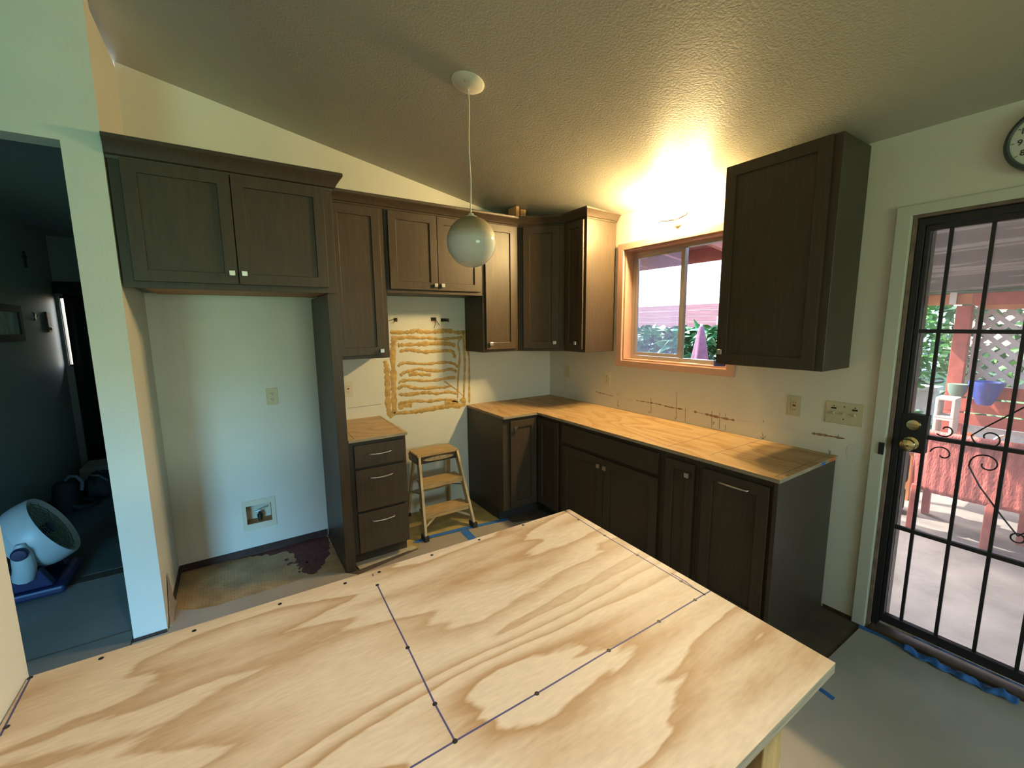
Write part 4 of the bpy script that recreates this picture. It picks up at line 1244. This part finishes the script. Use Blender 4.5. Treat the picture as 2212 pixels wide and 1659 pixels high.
o.modifiers.new('thick', 'SOLIDIFY').thickness = 0.0012
tag(o, 'crumpled loose blue masking tape lifting along the security door sill', 'tape', 'blue floor tapes')
def lump(u, v):
    return (-0.055-0.10*v, -2.90-0.34*u+0.03*v, 0.0068+0.022*sin(pi*v)*sin(pi*u)**0.5 if 0 < u < 1 else 0.0068)

# ------------------------------------------------------------------ stepladder
t = thing('stepladder', 'small worn wooden stepladder with black cap standing in the range space', 'ladder', (-1.40, -0.3, 0.006))
z0 = 0.006
def railpt(side, k):
    if side < 0:
        return Vector((-1.607+0.064*k, -0.520+0.245*k, z0+0.024+0.546*k))
    return Vector((-1.196-0.016*k, -0.520+0.245*k, z0+0.024+0.546*k))
for s in (-1, 1):
    a, b = railpt(s, 0), railpt(s, 1.0)
    r = obj('front_rail', MB().bar(a, b, 0.020, 0.055, (0, -1, 0.4)), 'ladderpale', t, bevel=0.002)
    obj('foot', MB().box(a.x-0.019, a.x+0.019, a.y-0.042, a.y+0.040, z0+0.0005, z0+0.040), 'rubber', r, bevel=0.004)
    xb = (-1.565, -1.520) if s < 0 else (-1.185, -1.212)
    r = obj('rear_leg', MB().bar((xb[0], -0.040, z0+0.02), (xb[1], -0.115, z0+0.56), 0.018, 0.036, (0, 1, 0)), 'ladder', t, bevel=0.002)
    obj('foot', MB().box(xb[0]-0.014, xb[0]+0.014, -0.066, -0.016, z0+0.0005, z0+0.030), 'rubber', r, bevel=0.003)
for zt, k0 in ((0.185, 0.30), (0.390, 0.675)):
    a, b = railpt(-1, k0), railpt(1, k0)
    mb = MB()
    mb.box(a.x+0.010, b.x-0.010, a.y-0.030, a.y+0.110, zt-0.022, zt)
    st = obj('step', mb, 'ladder', t, bevel=0.003)
    obj('step_lip', MB().box(a.x+0.010, b.x-0.010, a.y-0.034, a.y-0.0305, zt-0.042, zt-0.001), 'ladder', st)
top = obj('top_cap', MB().box(-1.556, -1.200, -0.285, -0.100, z0+0.568, z0+0.590), 'ladder', t, bevel=0.004)
cap = MB()
cap.ring([(-1.562, -0.290, z0+0.515), (-1.194, -0.290, z0+0.515), (-1.194, -0.095, z0+0.515), (-1.562, -0.095, z0+0.515)],
         [(-1.545, -0.278, z0+0.515), (-1.211, -0.278, z0+0.515), (-1.211, -0.107, z0+0.515), (-1.545, -0.107, z0+0.515)], (0, 0, 0.055))
obj('cap_skirt', cap, 'laddertop', t, bevel=0.003)
bd = MB().prism([(-1.378+0.135*cos(2*pi*j/28), -0.2906, z0+0.545+0.019*sin(2*pi*j/28)) for j in range(28)], (0, -0.002, 0))
bo = obj('badge', bd, 'badge', t)
obj('badge_rim', MB().tube([(-1.378+0.135*cos(2*pi*j/28), -0.2928, z0+0.545+0.019*sin(2*pi*j/28)) for j in range(28)], 0.0018, 5, closed=True), 'laddertop', bo)
obj('rear_rung', MB().bar((-1.555, -0.062, z0+0.20), (-1.192, -0.062, z0+0.20), 0.030, 0.012, (0, 0, 1)), 'ladder', t)
for s in (-1, 1):
    a = railpt(s, 0.10)
    mid = Vector((-1.405+s*0.05, -0.44, 0.160))
    obj('step_brace', MB().bar(a, mid, 0.006, 0.016, (0, 0, 1)), 'ladderpale', t)
    f0 = railpt(s, 0.52)
    obj('spreader', MB().bar((f0.x, f0.y+0.02, f0.z), ((-1.54 if s < 0 else -1.196), -0.085, z0+0.22), 0.004, 0.014, (1, 0, 0)), 'toolgrey', t)

# ------------------------------------------------------------------ the dark hall beyond the opening
FX, FY, FZ = -3.820, 0.312, 0.350
t = thing('floor_fan', 'white drum floor fan on a dark blue base, tilted up, in the dark hall', 'fan', (FX, FY, 0.012))
ax = Vector((0.883, 0.071, 0.464)).normalized()
c0 = Vector((FX, FY, FZ))
drum = MB().lathe([(0.185, 0.045), (0.205, 0.085), (0.212, 0.070), (0.214, 0.0), (0.208, -0.040), (0.203, -0.045), (0.197, -0.075), (0.165, -0.110), (0.160, -0.100), (0.190, -0.065), (0.198, -0.03), (0.185, 0.045)], c0, ax, 40)
obj('drum', drum, 'fanwhite', t, smooth=35)
obj('rear_disc', MB().lathe([(0, -0.085), (0.158, -0.085), (0.158, -0.098), (0, -0.100)], c0, ax, 32), 'fangreen', t, smooth=35)
a1 = ax.cross(Vector((0, 0, 1))).normalized()
b1 = ax.cross(a1)
for rr in (0.06, 0.09, 0.12, 0.15, 0.178):
    obj('grille_ring', MB().tube([c0+ax*0.062+(a1*cos(2*pi*j/28)+b1*sin(2*pi*j/28))*rr for j in range(28)], 0.0022, 5, closed=True), 'fangreen', t)
for j in range(16):
    d = a1*cos(2*pi*j/16)+b1*sin(2*pi*j/16)
    obj('grille_spoke', MB().tube([c0+ax*0.063+d*0.034, c0+ax*0.066+d*0.11, c0+ax*0.062+d*0.196], 0.0020, 5), 'fangreen', t)
for j in range(3):
    an = 2*pi*j/3
    def blade(u, v, an=an):
        r = 0.03+0.135*u
        th = an+(v-0.5)*1.3
        return c0+ax*(-0.02+0.05*(v-0.5))+(a1*cos(th)+b1*sin(th))*r
    o = obj('blade', MB().sheet(blade, 5, 5), 'fangreen', t, smooth=180, solid=False)
    o.modifiers.new('thick', 'SOLIDIFY').thickness = 0.004
obj('hub', MB().lathe([(0, 0.072), (0.034, 0.068), (0.036, 0.055), (0.030, -0.06), (0, -0.08)], c0, ax, 20), 'fanblue', t, smooth=40)
# side brackets with blue pivot discs, tapered base
for s in (-1, 1):
    pv = c0-ax*0.035+a1*(0.214*s)
    br = obj('bracket', MB().tube([pv+a1*(0.006*s)+Vector((0, 0, 0.05)), pv+a1*(0.008*s)+Vector((0, 0, -0.02)), pv+a1*(-0.004*s)+Vector((0, 0, -0.10)), (c0.x-0.05+a1.x*0.17*s, c0.y+a1.y*0.17*s, 0.16)], [0.020, 0.046, 0.050, 0.052], 10), 'fanwhite', t, smooth=60)
    obj('pivot_disc', MB().lathe([(0, 0.058), (0.030, 0.056), (0.036, 0.046), (0.036, 0.02), (0, 0.02)], pv+a1*(0.004*s), a1*s, 22), 'fanblue', br, smooth=40)
bs = MB()
bs.prism([(FX-0.16, FY-0.20, 0.0135), (FX+0.13, FY-0.20, 0.0135), (FX+0.13, FY+0.20, 0.0135), (FX-0.16, FY+0.20, 0.0135)], (0, 0, 0.05))
obj('base', bs, 'fanblue', t, bevel=0.015)
for s in (-1, 1):
    obj('base_arm', MB().prism([(FX-0.12, FY+0.135*s-0.035, 0.064), (FX+0.08, FY+0.135*s-0.035, 0.064), (FX+0.03, FY+0.15*s-0.03, 0.19), (FX-0.10, FY+0.15*s-0.03, 0.19)], (0, 0.06, 0)), 'fanblue', t, bevel=0.01)

t = thing('vacuum_cleaner', 'dark upright cleaner lying among clutter on the hall floor behind the fan', 'vacuum cleaner', (-4.02, 1.74, 0.012))
obj('canister', MB().lathe([(0, 0.0), (0.075, 0.0), (0.085, 0.03), (0.080, 0.24), (0.060, 0.28), (0, 0.29)], (-4.06, 1.72, 0.0125), (0.10, 0.0, 1), 20), 'blackfab', t, smooth=50)
obj('handle', MB().tube([(-4.03, 1.72, 0.30), (-4.00, 1.71, 0.335), (-3.95, 1.70, 0.330), (-3.92, 1.70, 0.27), (-3.93, 1.70, 0.20)], 0.014, 8), 'greyfab', t, smooth=60)
obj('hose', MB().tube([(-4.03, 1.70, 0.10), (-3.96, 1.66, 0.06), (-3.90, 1.70, 0.045), (-3.86, 1.80, 0.04), (-3.92, 1.90, 0.04), (-4.02, 1.92, 0.04)], 0.020, 8), 'blackfab', t, smooth=60)
t = thing('bag', 'slumped black bag lying beside the cleaner on the hall floor', 'bag', (-3.90, 1.98, 0.012))
rb = random.Random(5)
def bagf(u, v):
    th, ph = 2*pi*u, pi*(0.02+0.96*v)
    r = 1+0.10*sin(3*th+5*v)+0.06*sin(7*th-4*v)
    return (-3.88+0.13*r*sin(ph)*cos(th), 2.05+0.14*r*sin(ph)*sin(th), max(0.0135, 0.12+0.13*r*cos(ph)))
obj('bag_body', MB().sheet(bagf, 24, 14), 'blackfab', t, smooth=180, solid=False)
obj('bag_strap', MB().tube([(-3.96, 1.98, 0.20), (-3.92, 1.90, 0.27), (-3.85, 1.89, 0.26), (-3.81, 1.96, 0.18)], 0.010, 6), 'greyfab', t, smooth=60)
o = obj('storage_box', MB().box(-4.15, -3.80, 2.62, 2.98, 0.0125, 0.165), 'palebox', None, loc=(-3.97, 2.8, 0.0125), bevel=0.006)
tag(o, 'low pale box on the carpet at the far end of the dark hall', 'box')
t = thing('curtain', 'black curtain hanging beside the bright slit of the hall window', 'curtain', (-4.0, 3.19, 0.9))
def cur(u, v):
    x = -4.195+0.50*u
    return (x, 3.175+0.022*sin(u*34), 0.10+2.0*v)
o = obj('curtain_cloth', MB().sheet(cur, 60, 4), 'blackfab', t, smooth=180, solid=False)
o.modifiers.new('thick', 'SOLIDIFY').thickness = 0.003
obj('curtain_rod', MB().tube([(-4.26, 3.175, 2.11), (-3.62, 3.175, 2.11)], 0.012, 8), 'frameblack', t, smooth=60)
obj('valance', MB().box(-4.262, -3.66, 3.14, 3.155, 1.99, 2.10), 'blackfab', t)

def pic_left(name, y0, y1, z0, z1, w, label, art, group=None):
    t = thing(name, label, 'picture', (-4.262, (y0+y1)/2, z0), group)
    obj('frame', MB().ring([(-4.2695, y0, z0), (-4.2695, y1, z0), (-4.2695, y1, z1), (-4.2695, y0, z1)], [(-4.2695, y0+w, z0+w), (-4.2695, y1-w, z0+w), (-4.2695, y1-w, z1-w), (-4.2695, y0+w, z1-w)], (0.022, 0, 0)), 'frameblack', t, bevel=0.002)
    obj('print', MB().box(-4.2692, -4.262, y0+w-0.002, y1-w+0.002, z0+w-0.002, z1-w+0.002), art, t)
    return t
pic_left('picture_frame', 1.62, 2.185, 1.515, 1.825, 0.06, 'black framed picture with pale print on the left wall of the dark hall', 'print')
t = thing('wall_cross', 'small dark cross hanging high on the left hall wall', 'cross', (-4.262, 2.52, 2.20))
cr = MB().prism([(-4.2692, 2.52+a, 2.265+b) for a, b in ((-0.012, -0.075), (0.012, -0.075), (0.012, 0.012), (0.042, 0.012), (0.042, 0.034), (0.012, 0.034), (0.012, 0.075), (-0.012, 0.075), (-0.012, 0.034), (-0.042, 0.034), (-0.042, 0.012), (-0.012, 0.012))], (0.014, 0, 0))
obj('cross_body', cr, 'frameblack', t, bevel=0.001)
t = thing('wall_ornament', 'small silvery leaf ornament on the hall wall right of the framed picture', 'ornament', (-4.262, 2.50, 1.72))
def leafo(u, v):
    w = 0.020*sin(pi*v)
    return (-4.258+0.010*sin(pi*v), 2.45+0.07*v+(u-0.5)*2*w*0.6, 1.775-0.075*v+(u-0.5)*2*w)
o = obj('leaf', MB().sheet(leafo, 4, 8), 'chrome', t, smooth=180, solid=False)
o.modifiers.new('thick', 'SOLIDIFY').thickness = 0.003
obj('stem', MB().tube([(-4.2692, 2.52, 1.70), (-4.255, 2.56, 1.74), (-4.262, 2.62, 1.76)], 0.004, 6), 'frameblack', t, smooth=60)
t = thing('wall_plaque', 'narrow brown wooden plaque on the hall wall beside the bright window slit', 'plaque', (-4.262, 2.88, 1.58))
obj('board', MB().box(-4.2694, -4.252, 2.82, 2.92, 1.585, 1.790), 'brownwood', t, bevel=0.003)
obj('boss', MB().lathe([(0, 0.0005), (0.018, 0.0005), (0.012, 0.012), (0, 0.014)], (-4.252, 2.87, 1.62), (1, 0, 0), 14), 'brass', t, smooth=40)
def pic_back(x0, x1, z0, z1, label):
    t = thing('picture_frame', label, 'picture', ((x0+x1)/2, 3.13, z0), 'small dark frames by the hall curtain')
    obj('frame', MB().ring(oy(3.13, x0, x1, z0, z1), oy(3.13, x0+0.012, x1-0.012, z0+0.012, z1-0.012), (0, 0.012, 0)), 'frameblack', t)
    obj('print', MB().box(x0+0.010, x1-0.010, 3.134, 3.140, z0+0.010, z1-0.010), 'printdark', t)

# ------------------------------------------------------------------ outside: patio seen through the door
G = -0.12
struct(obj('ground_patio', MB().box(0.14, 4.6, -9.0, 6.0, G-0.1, G), 'concrete'))
struct(obj('ground_garden', MB().box(4.601, 40.0, -30.0, 40.0, G-0.2, G-0.02), 'lawn'))
struct(obj('ground_rear', MB().box(-30.0, 0.139, -40.0, -7.13, G-0.2, G-0.02), 'lawn'))
# eave of the house over the kitchen window
t = sempty('roof_eave', (0.7, -0.1, 2.3))
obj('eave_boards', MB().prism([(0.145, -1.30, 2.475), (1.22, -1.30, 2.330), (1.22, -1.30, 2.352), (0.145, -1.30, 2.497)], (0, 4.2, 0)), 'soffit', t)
obj('fascia_board', MB().box(1.222, 1.250, -1.30, 2.9, 2.205, 2.365), 'rafter', t)
for k in range(9):
    y = -1.20+0.5*k
    obj('rafter_tail', MB().prism([(0.146, y, 2.372), (1.220, y, 2.230), (1.220, y, 2.328), (0.146, y, 2.472)], (0, 0.045, 0)), 'rafter', t)
# patio cover
t = thing('patio_cover', 'wavy grey-brown patio cover roof seen through the top of the security door', 'patio cover', (2.0, -4.8, 2.1))
HOLE = (0.95, 1.25, -2.85, -2.35)
def cov(u, v):
    x = 0.20+3.75*u
    y = -1.77-6.2*v
    return (x, y, 2.345-0.070*x-0.014*x*x+0.028*sin(x*9.0+0.5*sin(y*1.7))+0.02*sin(y*2.3+x))
mb = MB()
nu, nv = 75, 33
full = MB().sheet(cov, nu, nv)
mb.v = full.v
for f in full.f:
    c = sum((Vector(full.v[i]) for i in f), Vector())/4
    if not (HOLE[0] < c.x < HOLE[1] and HOLE[2] < c.y < HOLE[3]):
        mb.f.append(f)
mb.mi = [0]*len(mb.f)
o = obj('cover_sheet', mb, 'tarp', t, smooth=180, solid=False)
o.modifiers.new('thick', 'SOLIDIFY').thickness = 0.006
obj('front_beam', MB().box(3.55, 3.65, -8.0, -2.33, 1.765, 1.885), 'redpaint', t, bevel=0.004)
obj('side_beam', MB().box(0.30, 3.50, -1.90, -1.83, 1.93, 1.99), 'rafter', t, bevel=0.004)
obj('end_beam', MB().box(3.56, 3.64, -2.329, -1.80, 1.775, 1.885), 'orangewood', t, bevel=0.004)
obj('post', MB().box(3.55, 3.66, -2.335, -2.220, G+0.001, 1.764), 'redpaint', t, bevel=0.004)
obj('corner_brace', MB().prism([(3.57, -2.336, 1.7645), (3.57, -2.95, 1.7645), (3.57, -2.80, 1.735), (3.57, -2.60, 1.715), (3.57, -2.42, 1.725)], (0.06, 0, 0)), 'orangewood', t)
obj('hanging_tag', MB().box(3.535, 3.548, -2.215, -2.165, 1.780, 1.900), 'sheetwhite', t)
# lattice behind the post
t = thing('lattice_panel', 'grey diagonal lattice panel behind the red patio post', 'lattice', (3.72, -4.0, 0.95))
Y0, Y1, Z0, Z1 = -5.2, -2.345, 0.95, 1.72
def clip(p, d):
    t0, t1 = -99, 99
    for o_, dd, lo, hi in ((p[0], d[0], Y0, Y1), (p[1], d[1], Z0, Z1)):
        a, b = (lo-o_)/dd, (hi-o_)/dd
        t0, t1 = max(t0, min(a, b)), min(t1, max(a, b))
    return t0, t1
for s, xx in ((1, 3.700), (-1, 3.709)):
    k = -8
    while k < 32:
        p = (Y0+k*0.125, Z0)
        d = (s*r2, r2)
        a, b = clip(p, d)
        if b-a > 0.05:
            obj('lattice_slat', MB().bar((xx, p[0]+d[0]*a, p[1]+d[1]*a), (xx, p[0]+d[0]*b, p[1]+d[1]*b), 0.008, 0.042, (0, -d[1], d[0])), 'lattice', t)
        k += 1
obj('lattice_frame', MB().ring([(3.690, Y0-0.04, Z0-0.04), (3.690, Y1, Z0-0.04), (3.690, Y1, Z1+0.03), (3.690, Y0-0.04, Z1+0.03)], [(3.690, Y0, Z0), (3.690, Y1-0.03, Z0), (3.690, Y1-0.03, Z1), (3.690, Y0, Z1)], (0.03, 0, 0)), 'lattice', t)
# red rail of boards under the lattice
t = thing('patio_railing', 'red railing of three wide horizontal boards beneath the lattice', 'railing', (3.5, -3.6, 0.5))
for z0, z1 in ((0.845, 0.965), (0.690, 0.825), (0.560, 0.672)):
    obj('board', MB().box(3.50, 3.53, -5.2, -2.24, z0, z1), 'redpaint', t, bevel=0.003)
for y in (-2.34, -3.6, -5.1):
    obj('upright', MB().box(3.531, 3.548, y-0.04, y+0.04, 0.20, 0.96), 'redpaint', t)
obj('low_wall', MB().box(3.56, 3.68, -5.2, -2.345, G+0.002, 0.54), 'block', t)
# potting table with things on it
t = thing('potting_table', 'weathered orange-brown wooden table standing behind the red chair', 'table', (2.95, -3.0, G))
for k in range(4):
    obj('plank', MB().box(2.62+0.135*k, 2.75+0.135*k, -4.3, -2.12, 0.470, 0.500), 'orangewood', t, bevel=0.003)
obj('apron', MB().box(2.66, 2.69, -4.25, -2.16, 0.36, 0.469), 'palebox', t)
for x in (2.70, 3.08):
    for y in (-2.20, -4.2):
        obj('leg', MB().box(x-0.03, x+0.03, y-0.03, y+0.03, G+0.001, 0.468), 'orangewood', t)
t = thing('cinder_block', 'pale cinder block standing on end on the potting table', 'block', (2.92, -2.37, 0.5))
A = [(2.86, -2.435, 0.501), (2.86, -2.300, 0.501), (2.86, -2.300, 0.895), (2.86, -2.435, 0.895)]
cb = MB()
yz = lambda y0, y1, z0, z1: [(2.86, y0, z0), (2.86, y1, z0), (2.86, y1, z1), (2.86, y0, z1)]
cb.ring(yz(-2.435, -2.295, 0.699, 0.895), yz(-2.408, -2.322, 0.722, 0.868), (0.19, 0, 0))
obj('upper_cell', cb, 'block', t, bevel=0.006)
cb = MB()
cb.ring(yz(-2.435, -2.295, 0.501, 0.6985), yz(-2.408, -2.322, 0.530, 0.676), (0.19, 0, 0))
obj('lower_cell', cb, 'block', t, bevel=0.006)
t = thing('tool_clutter', 'dark hand tool with an orange grip lying on the potting table', 'tool', (2.85, -2.66, 0.5))
obj('tool_body', MB().tube([(2.80, -2.56, 0.530), (2.82, -2.66, 0.535), (2.83, -2.80, 0.530)], [0.024, 0.028, 0.014], 10), 'toolgrey', t, smooth=50)
obj('tool_grip', MB().tube([(2.82, -2.58, 0.560), (2.82, -2.56, 0.590), (2.82, -2.53, 0.600)], [0.014, 0.018, 0.012], 8), 'orange', t, smooth=50)
obj('spout', MB().tube([(2.83, -2.70, 0.55), (2.84, -2.73, 0.60), (2.84, -2.76, 0.62)], [0.02, 0.016, 0.008], 8), 'chrome', t, smooth=50)
t = thing('flower_pot', 'blue glazed pot hanging at the top board of the red railing', 'pot', (3.42, -2.52, 0.9))
obj('pot_body', MB().lathe([(0, 0.0), (0.05, 0.0), (0.075, 0.05), (0.105, 0.15), (0.125, 0.20), (0.125, 0.225), (0.110, 0.225), (0.10, 0.20), (0, 0.19)], (3.365, -2.535, 0.80), (0, 0, 1), 24), 'pot', t, smooth=45)
t2 = thing('flower_pot', 'green painted pot left of the blue pot on the red railing', 'pot', (3.42, -2.33, 0.9))
obj('pot_body', MB().lathe([(0, 0.0), (0.05, 0.0), (0.07, 0.05), (0.075, 0.10), (0.078, 0.12), (0.068, 0.12), (0, 0.11)], (3.38, -2.34, 0.86), (0, 0, 1), 20), mat('green_pot', (0.16, 0.25, 0.18), 0.4), t2, smooth=45)

# red barrel chair, its back to the door
t = thing('patio_chair', 'red woven barrel chair on stout legs, its back turned to the security door', 'chair', (2.2, -2.75, G))
cx, cy = 2.30, -2.78
def shell(u, v):
    # U-shaped wall: left arm, curved back facing the house, right arm
    s = (u-0.5)*2
    if abs(s) <= 0.62:
        x, y = 1.945+0.05*abs(s/0.62)**3, cy+0.395*(-s/0.62)
    else:
        k = (abs(s)-0.62)/0.38
        x, y = 1.995+0.43*k, cy-0.395*(1 if s > 0 else -1)-0.06*(1 if s > 0 else -1)*sin(k*pi*0.5)
    top = 0.715 if abs(s) < 0.55 else 0.715-0.20*min(1, (abs(s)-0.55)/0.25)
    z = 0.215+(top-0.215)*v
    x += (0.04*(1-v))*(-1 if abs(s) < 0.62 else 0)*-1
    return (x+0.003*sin(u*140)+0.003*sin(u*53+v*5), y, z)
o = obj('woven_shell', MB().sheet(shell, 110, 14), 'redwicker', t, smooth=180, solid=False)
o.modifiers.new('thick', 'SOLIDIFY').thickness = 0.035
rim = [shell(k/50, 1.0) for k in range(51)]
obj('rim_roll', MB().tube(rim, 0.026, 8), 'redwicker', t, smooth=60)
obj('seat', MB().box(2.02, 2.44, cy-0.38, cy+0.38, 0.25, 0.33), 'redwicker', t, bevel=0.02)
for x, y, dx in ((2.000, cy+0.36, -0.035), (2.01, cy-0.065, -0.03), (2.40, cy+0.37, 0.03), (2.26, cy-0.21, 0.03), (2.02, cy-0.37, -0.03), (2.40, cy-0.37, 0.03)):
    obj('leg', MB().bar((x+dx, y, G+0.002), (x, y, 0.26), 0.050, 0.050, (1, 0, 0)), 'redpaint', t, bevel=0.006)
t = thing('garden_stool', 'dark rounded seat stack standing left of the red chair on the patio', 'stool', (2.30, -2.165, G))
for z, r in ((0.035, 0.15), (0.30, 0.17)):
    pass
obj('lower_drum', MB().lathe([(0, 0.0), (0.10, 0.0), (0.125, 0.04), (0.125, 0.20), (0.10, 0.24), (0, 0.24)], (2.30, -2.165, G+0.002), (0, 0, 1), 20), 'blackfab', t, smooth=50)
obj('upper_drum', MB().lathe([(0, 0.2405), (0.10, 0.2405), (0.13, 0.30), (0.13, 0.52), (0.09, 0.58), (0, 0.58)], (2.30, -2.165, G+0.002), (0, 0, 1), 20), 'blackfab', t, smooth=50)

# ------------------------------------------------------------------ plants
def leaf_mesh(L, W, bend=0.25):
    mb = MB()
    n = 4
    for k in range(n+1):
        u = k/n
        w = W*0.5*sin(pi*min(0.97, 0.08+0.92*u)**0.8)
        z = -bend*L*u*u
        mb.v += [(-w, L*u, z+w*0.25), (0, L*u, z), (w, L*u, z+w*0.25)]
    for k in range(n):
        a = 3*k
        mb.f += [(a, a+1, a+4, a+3), (a+1, a+2, a+5, a+4)]
    return mb
def rot_to(d, roll=0.0):
    d = Vector(d).normalized()
    q = d.to_track_quat('Y', 'Z')
    return q.to_matrix() @ Matrix.Rotation(roll, 3, 'Y')
def foliage(name, par, m, spots, L, W, rg):
    """one mesh of many small leaves"""
    src = leaf_mesh(L, W)
    mb = MB()
    for p in spots:
        R = rot_to((rg.uniform(-1, 1), rg.uniform(-1, 1), rg.uniform(-0.7, 0.7)), rg.uniform(-1, 1))
        s = rg.uniform(0.7, 1.3)
        mb.add([Vector(p)+R @ (Vector(v)*s) for v in src.v], src.f)
    o = obj(name, mb, m, par, solid=False)
    o['kind'] = 'stuff'
    return o
def blob(rg, n, c, r):
    out = []
    while len(out) < n:
        p = Vector((rg.uniform(-1, 1), rg.uniform(-1, 1), rg.uniform(-1, 1)))
        if 0.25 < p.length < 1:
            out.append((c[0]+p.x*r[0], c[1]+p.y*r[1], c[2]+p.z*r[2]))
    return out
rg = random.Random(21)
t = thing('leafy_shrub', 'bright leafy shrub growing left of the red patio post', 'shrub', (4.1, -1.9, G))
foliage('foliage', t, 'leafsmall', blob(rg, 900, (4.45, -1.55, 1.35), (0.30, 0.55, 0.70)), 0.09, 0.05, rg)
for k in range(5):
    obj('stem', MB().tube([(4.45+rg.uniform(-0.05, 0.05), -1.55+rg.uniform(-0.08, 0.08), G), (4.45+rg.uniform(-0.2, 0.2), -1.55+rg.uniform(-0.3, 0.3), 1.5)], 0.010, 6), 'stem', t)
t = thing('leafy_shrub', 'low flowering shrub spilling at the patio edge beyond the cinder block', 'shrub', (3.95, -1.78, G))
foliage('foliage', t, 'leafbroad', blob(rg, 500, (3.95, -1.75, 0.36), (0.24, 0.34, 0.24)), 0.08, 0.05, rg)
foliage('blossoms', t, 'sheetwhite', blob(rg, 90, (3.93, -1.75, 0.40), (0.24, 0.34, 0.22)), 0.035, 0.035, rg)
obj('stem', MB().tube([(3.95, -1.75, G), (3.95, -1.75, 0.5)], 0.012, 6), 'stem', t)
t = thing('climbing_vine', 'green vine growing behind the grey lattice', 'vine', (4.0, -3.5, G))
foliage('foliage', t, 'leafsmall', blob(rg, 1300, (4.22, -3.75, 1.15), (0.17, 1.35, 0.65)), 0.10, 0.06, rg)
for y in (-2.7, -3.3, -4.0):
    obj('stem', MB().tube([(4.22, y, G), (4.20, y+0.1, 0.9), (4.23, y-0.05, 1.5)], 0.012, 6), 'stem', t)
t = thing('hedge', 'dark hedge closing the garden beyond the patio lattice', 'hedge', (5.6, -4.0, G))
foliage('foliage', t, 'leafdark', blob(rg, 2600, (6.0, -3.2, 1.5), (0.7, 4.2, 1.9)), 0.20, 0.12, rg)
for y in (-6, -4.5, -3, -1.5):
    obj('stem', MB().tube([(6.0, y, G), (6.0, y+0.1, 1.6)], 0.03, 6), 'stem', t)
# raised bed and stone edging seen at the left of the door
t = thing('planter_wall', 'low concrete garden wall with pale cap beyond the shrubs', 'garden wall', (5.0, -0.6, G))
obj('wall_body', MB().box(4.75, 4.95, -1.9, 0.6, G, 0.72), 'block', t)
obj('cap_stone', MB().box(4.72, 4.98, -1.93, 0.63, 0.7205, 0.77), 'sheetwhite', t, bevel=0.005)

# ------------------------------------------------------------------ outside: garden seen through the kitchen window
t = thing('board_fence', 'band of faded red horizontal fence boards seen through the kitchen window', 'fence', (4.0, 1.4, 1.5))
for k in range(4):
    obj('board', MB().box(4.0, 4.022, -0.35, 4.2, 1.530+0.100*k, 1.627+0.100*k), 'fence', t, bevel=0.002)
for y in (-0.28, 1.3, 2.8, 4.1):
    obj('post', MB().box(4.023, 4.10, y-0.04, y+0.04, G+0.001, 1.93), 'fence', t)
t = thing('white_post', 'slim white post in the garden just left of the dark window-side cabinet', 'post', (3.2, 0.12, G))
obj('post_shaft', MB().box(3.18, 3.22, 0.085, 0.125, G+0.001, 1.58), 'sheetwhite', t, bevel=0.003)
obj('post_cap', MB().box(3.165, 3.235, 0.070, 0.140, 1.5805, 1.70), 'sheetwhite', t, bevel=0.004)
t = thing('garden_umbrella', 'closed purple garden umbrella standing among plants outside the window', 'umbrella', (3.0, 0.27, G))
def um(u, v):
    th = 2*pi*u
    r = (0.03+0.135*v**0.8)*(1+0.22*sin(6*th)*v)
    return (3.05+r*cos(th), 0.30+r*sin(th), 1.56-0.90*v)
o = obj('folded_canopy', MB().sheet(um, 48, 12), 'umb', t, smooth=180, solid=False)
obj('pole', MB().tube([(3.05, 0.30, G+0.04), (3.05, 0.30, 1.60)], 0.016, 8), 'sheetwhite', t, smooth=60)
obj('base', MB().lathe([(0, 0.001), (0.20, 0.001), (0.20, 0.03), (0.05, 0.06), (0, 0.06)], (3.05, 0.30, G), (0, 0, 1), 20), 'toolgrey', t, smooth=40)
t = thing('broadleaf_plant', 'tall broad-leaved green plants filling the lower kitchen window view', 'plant', (3.5, 1.2, G))
big = leaf_mesh(0.24, 0.11, 0.35)
me0 = None
for k in range(260):
    p = (rg.uniform(3.40, 3.66), rg.uniform(-0.05, 2.7), rg.uniform(0.70, 1.47))
    if me0 is None:
        o = obj('leaf', big, 'leafbroad', None, solid=False)
        o.parent = t
        o.location = Vector(p)-t.location
        me0 = o
    else:
        o = me0.copy()
        COL.objects.link(o)
        o.parent = t
        o.location = Vector(p)-t.location
    s = rg.uniform(0.6, 1.25)
    o.rotation_mode = 'QUATERNION'
    o.rotation_quaternion = rot_to((rg.uniform(-1, 0.4), rg.uniform(-1, 1), rg.uniform(-0.4, 0.7)), rg.uniform(-0.6, 0.6)).to_quaternion()
    o.scale = (s, s, s)
for k in range(14):
    y = -0.3+0.21*k
    obj('stem', MB().tube([(3.60, y, G), (3.60+rg.uniform(-0.1, 0.1), y+rg.uniform(-0.1, 0.1), 1.45)], 0.010, 6), 'stem', t)
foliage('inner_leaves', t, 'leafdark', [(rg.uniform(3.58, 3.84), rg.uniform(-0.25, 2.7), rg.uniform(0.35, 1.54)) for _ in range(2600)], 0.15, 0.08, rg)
# the bright neighbouring house
t = thing('neighbour_house', 'bright white neighbouring house with a low gable behind the garden fence', 'house', (11, 7, G))
obj('wall', MB().box(11.0, 19.0, 1.0, 17.0, G, 2.15), 'housewhite', t)
obj('roof', MB().prism([(10.6, 0.6, 2.16), (19.4, 0.6, 2.16), (15.0, 0.6, 4.6)], (0, 16.8, 0)), 'houseroof', t)
obj('fascia', MB().box(10.52, 10.598, 0.6, 17.4, 2.02, 2.18), 'housewhite', t)
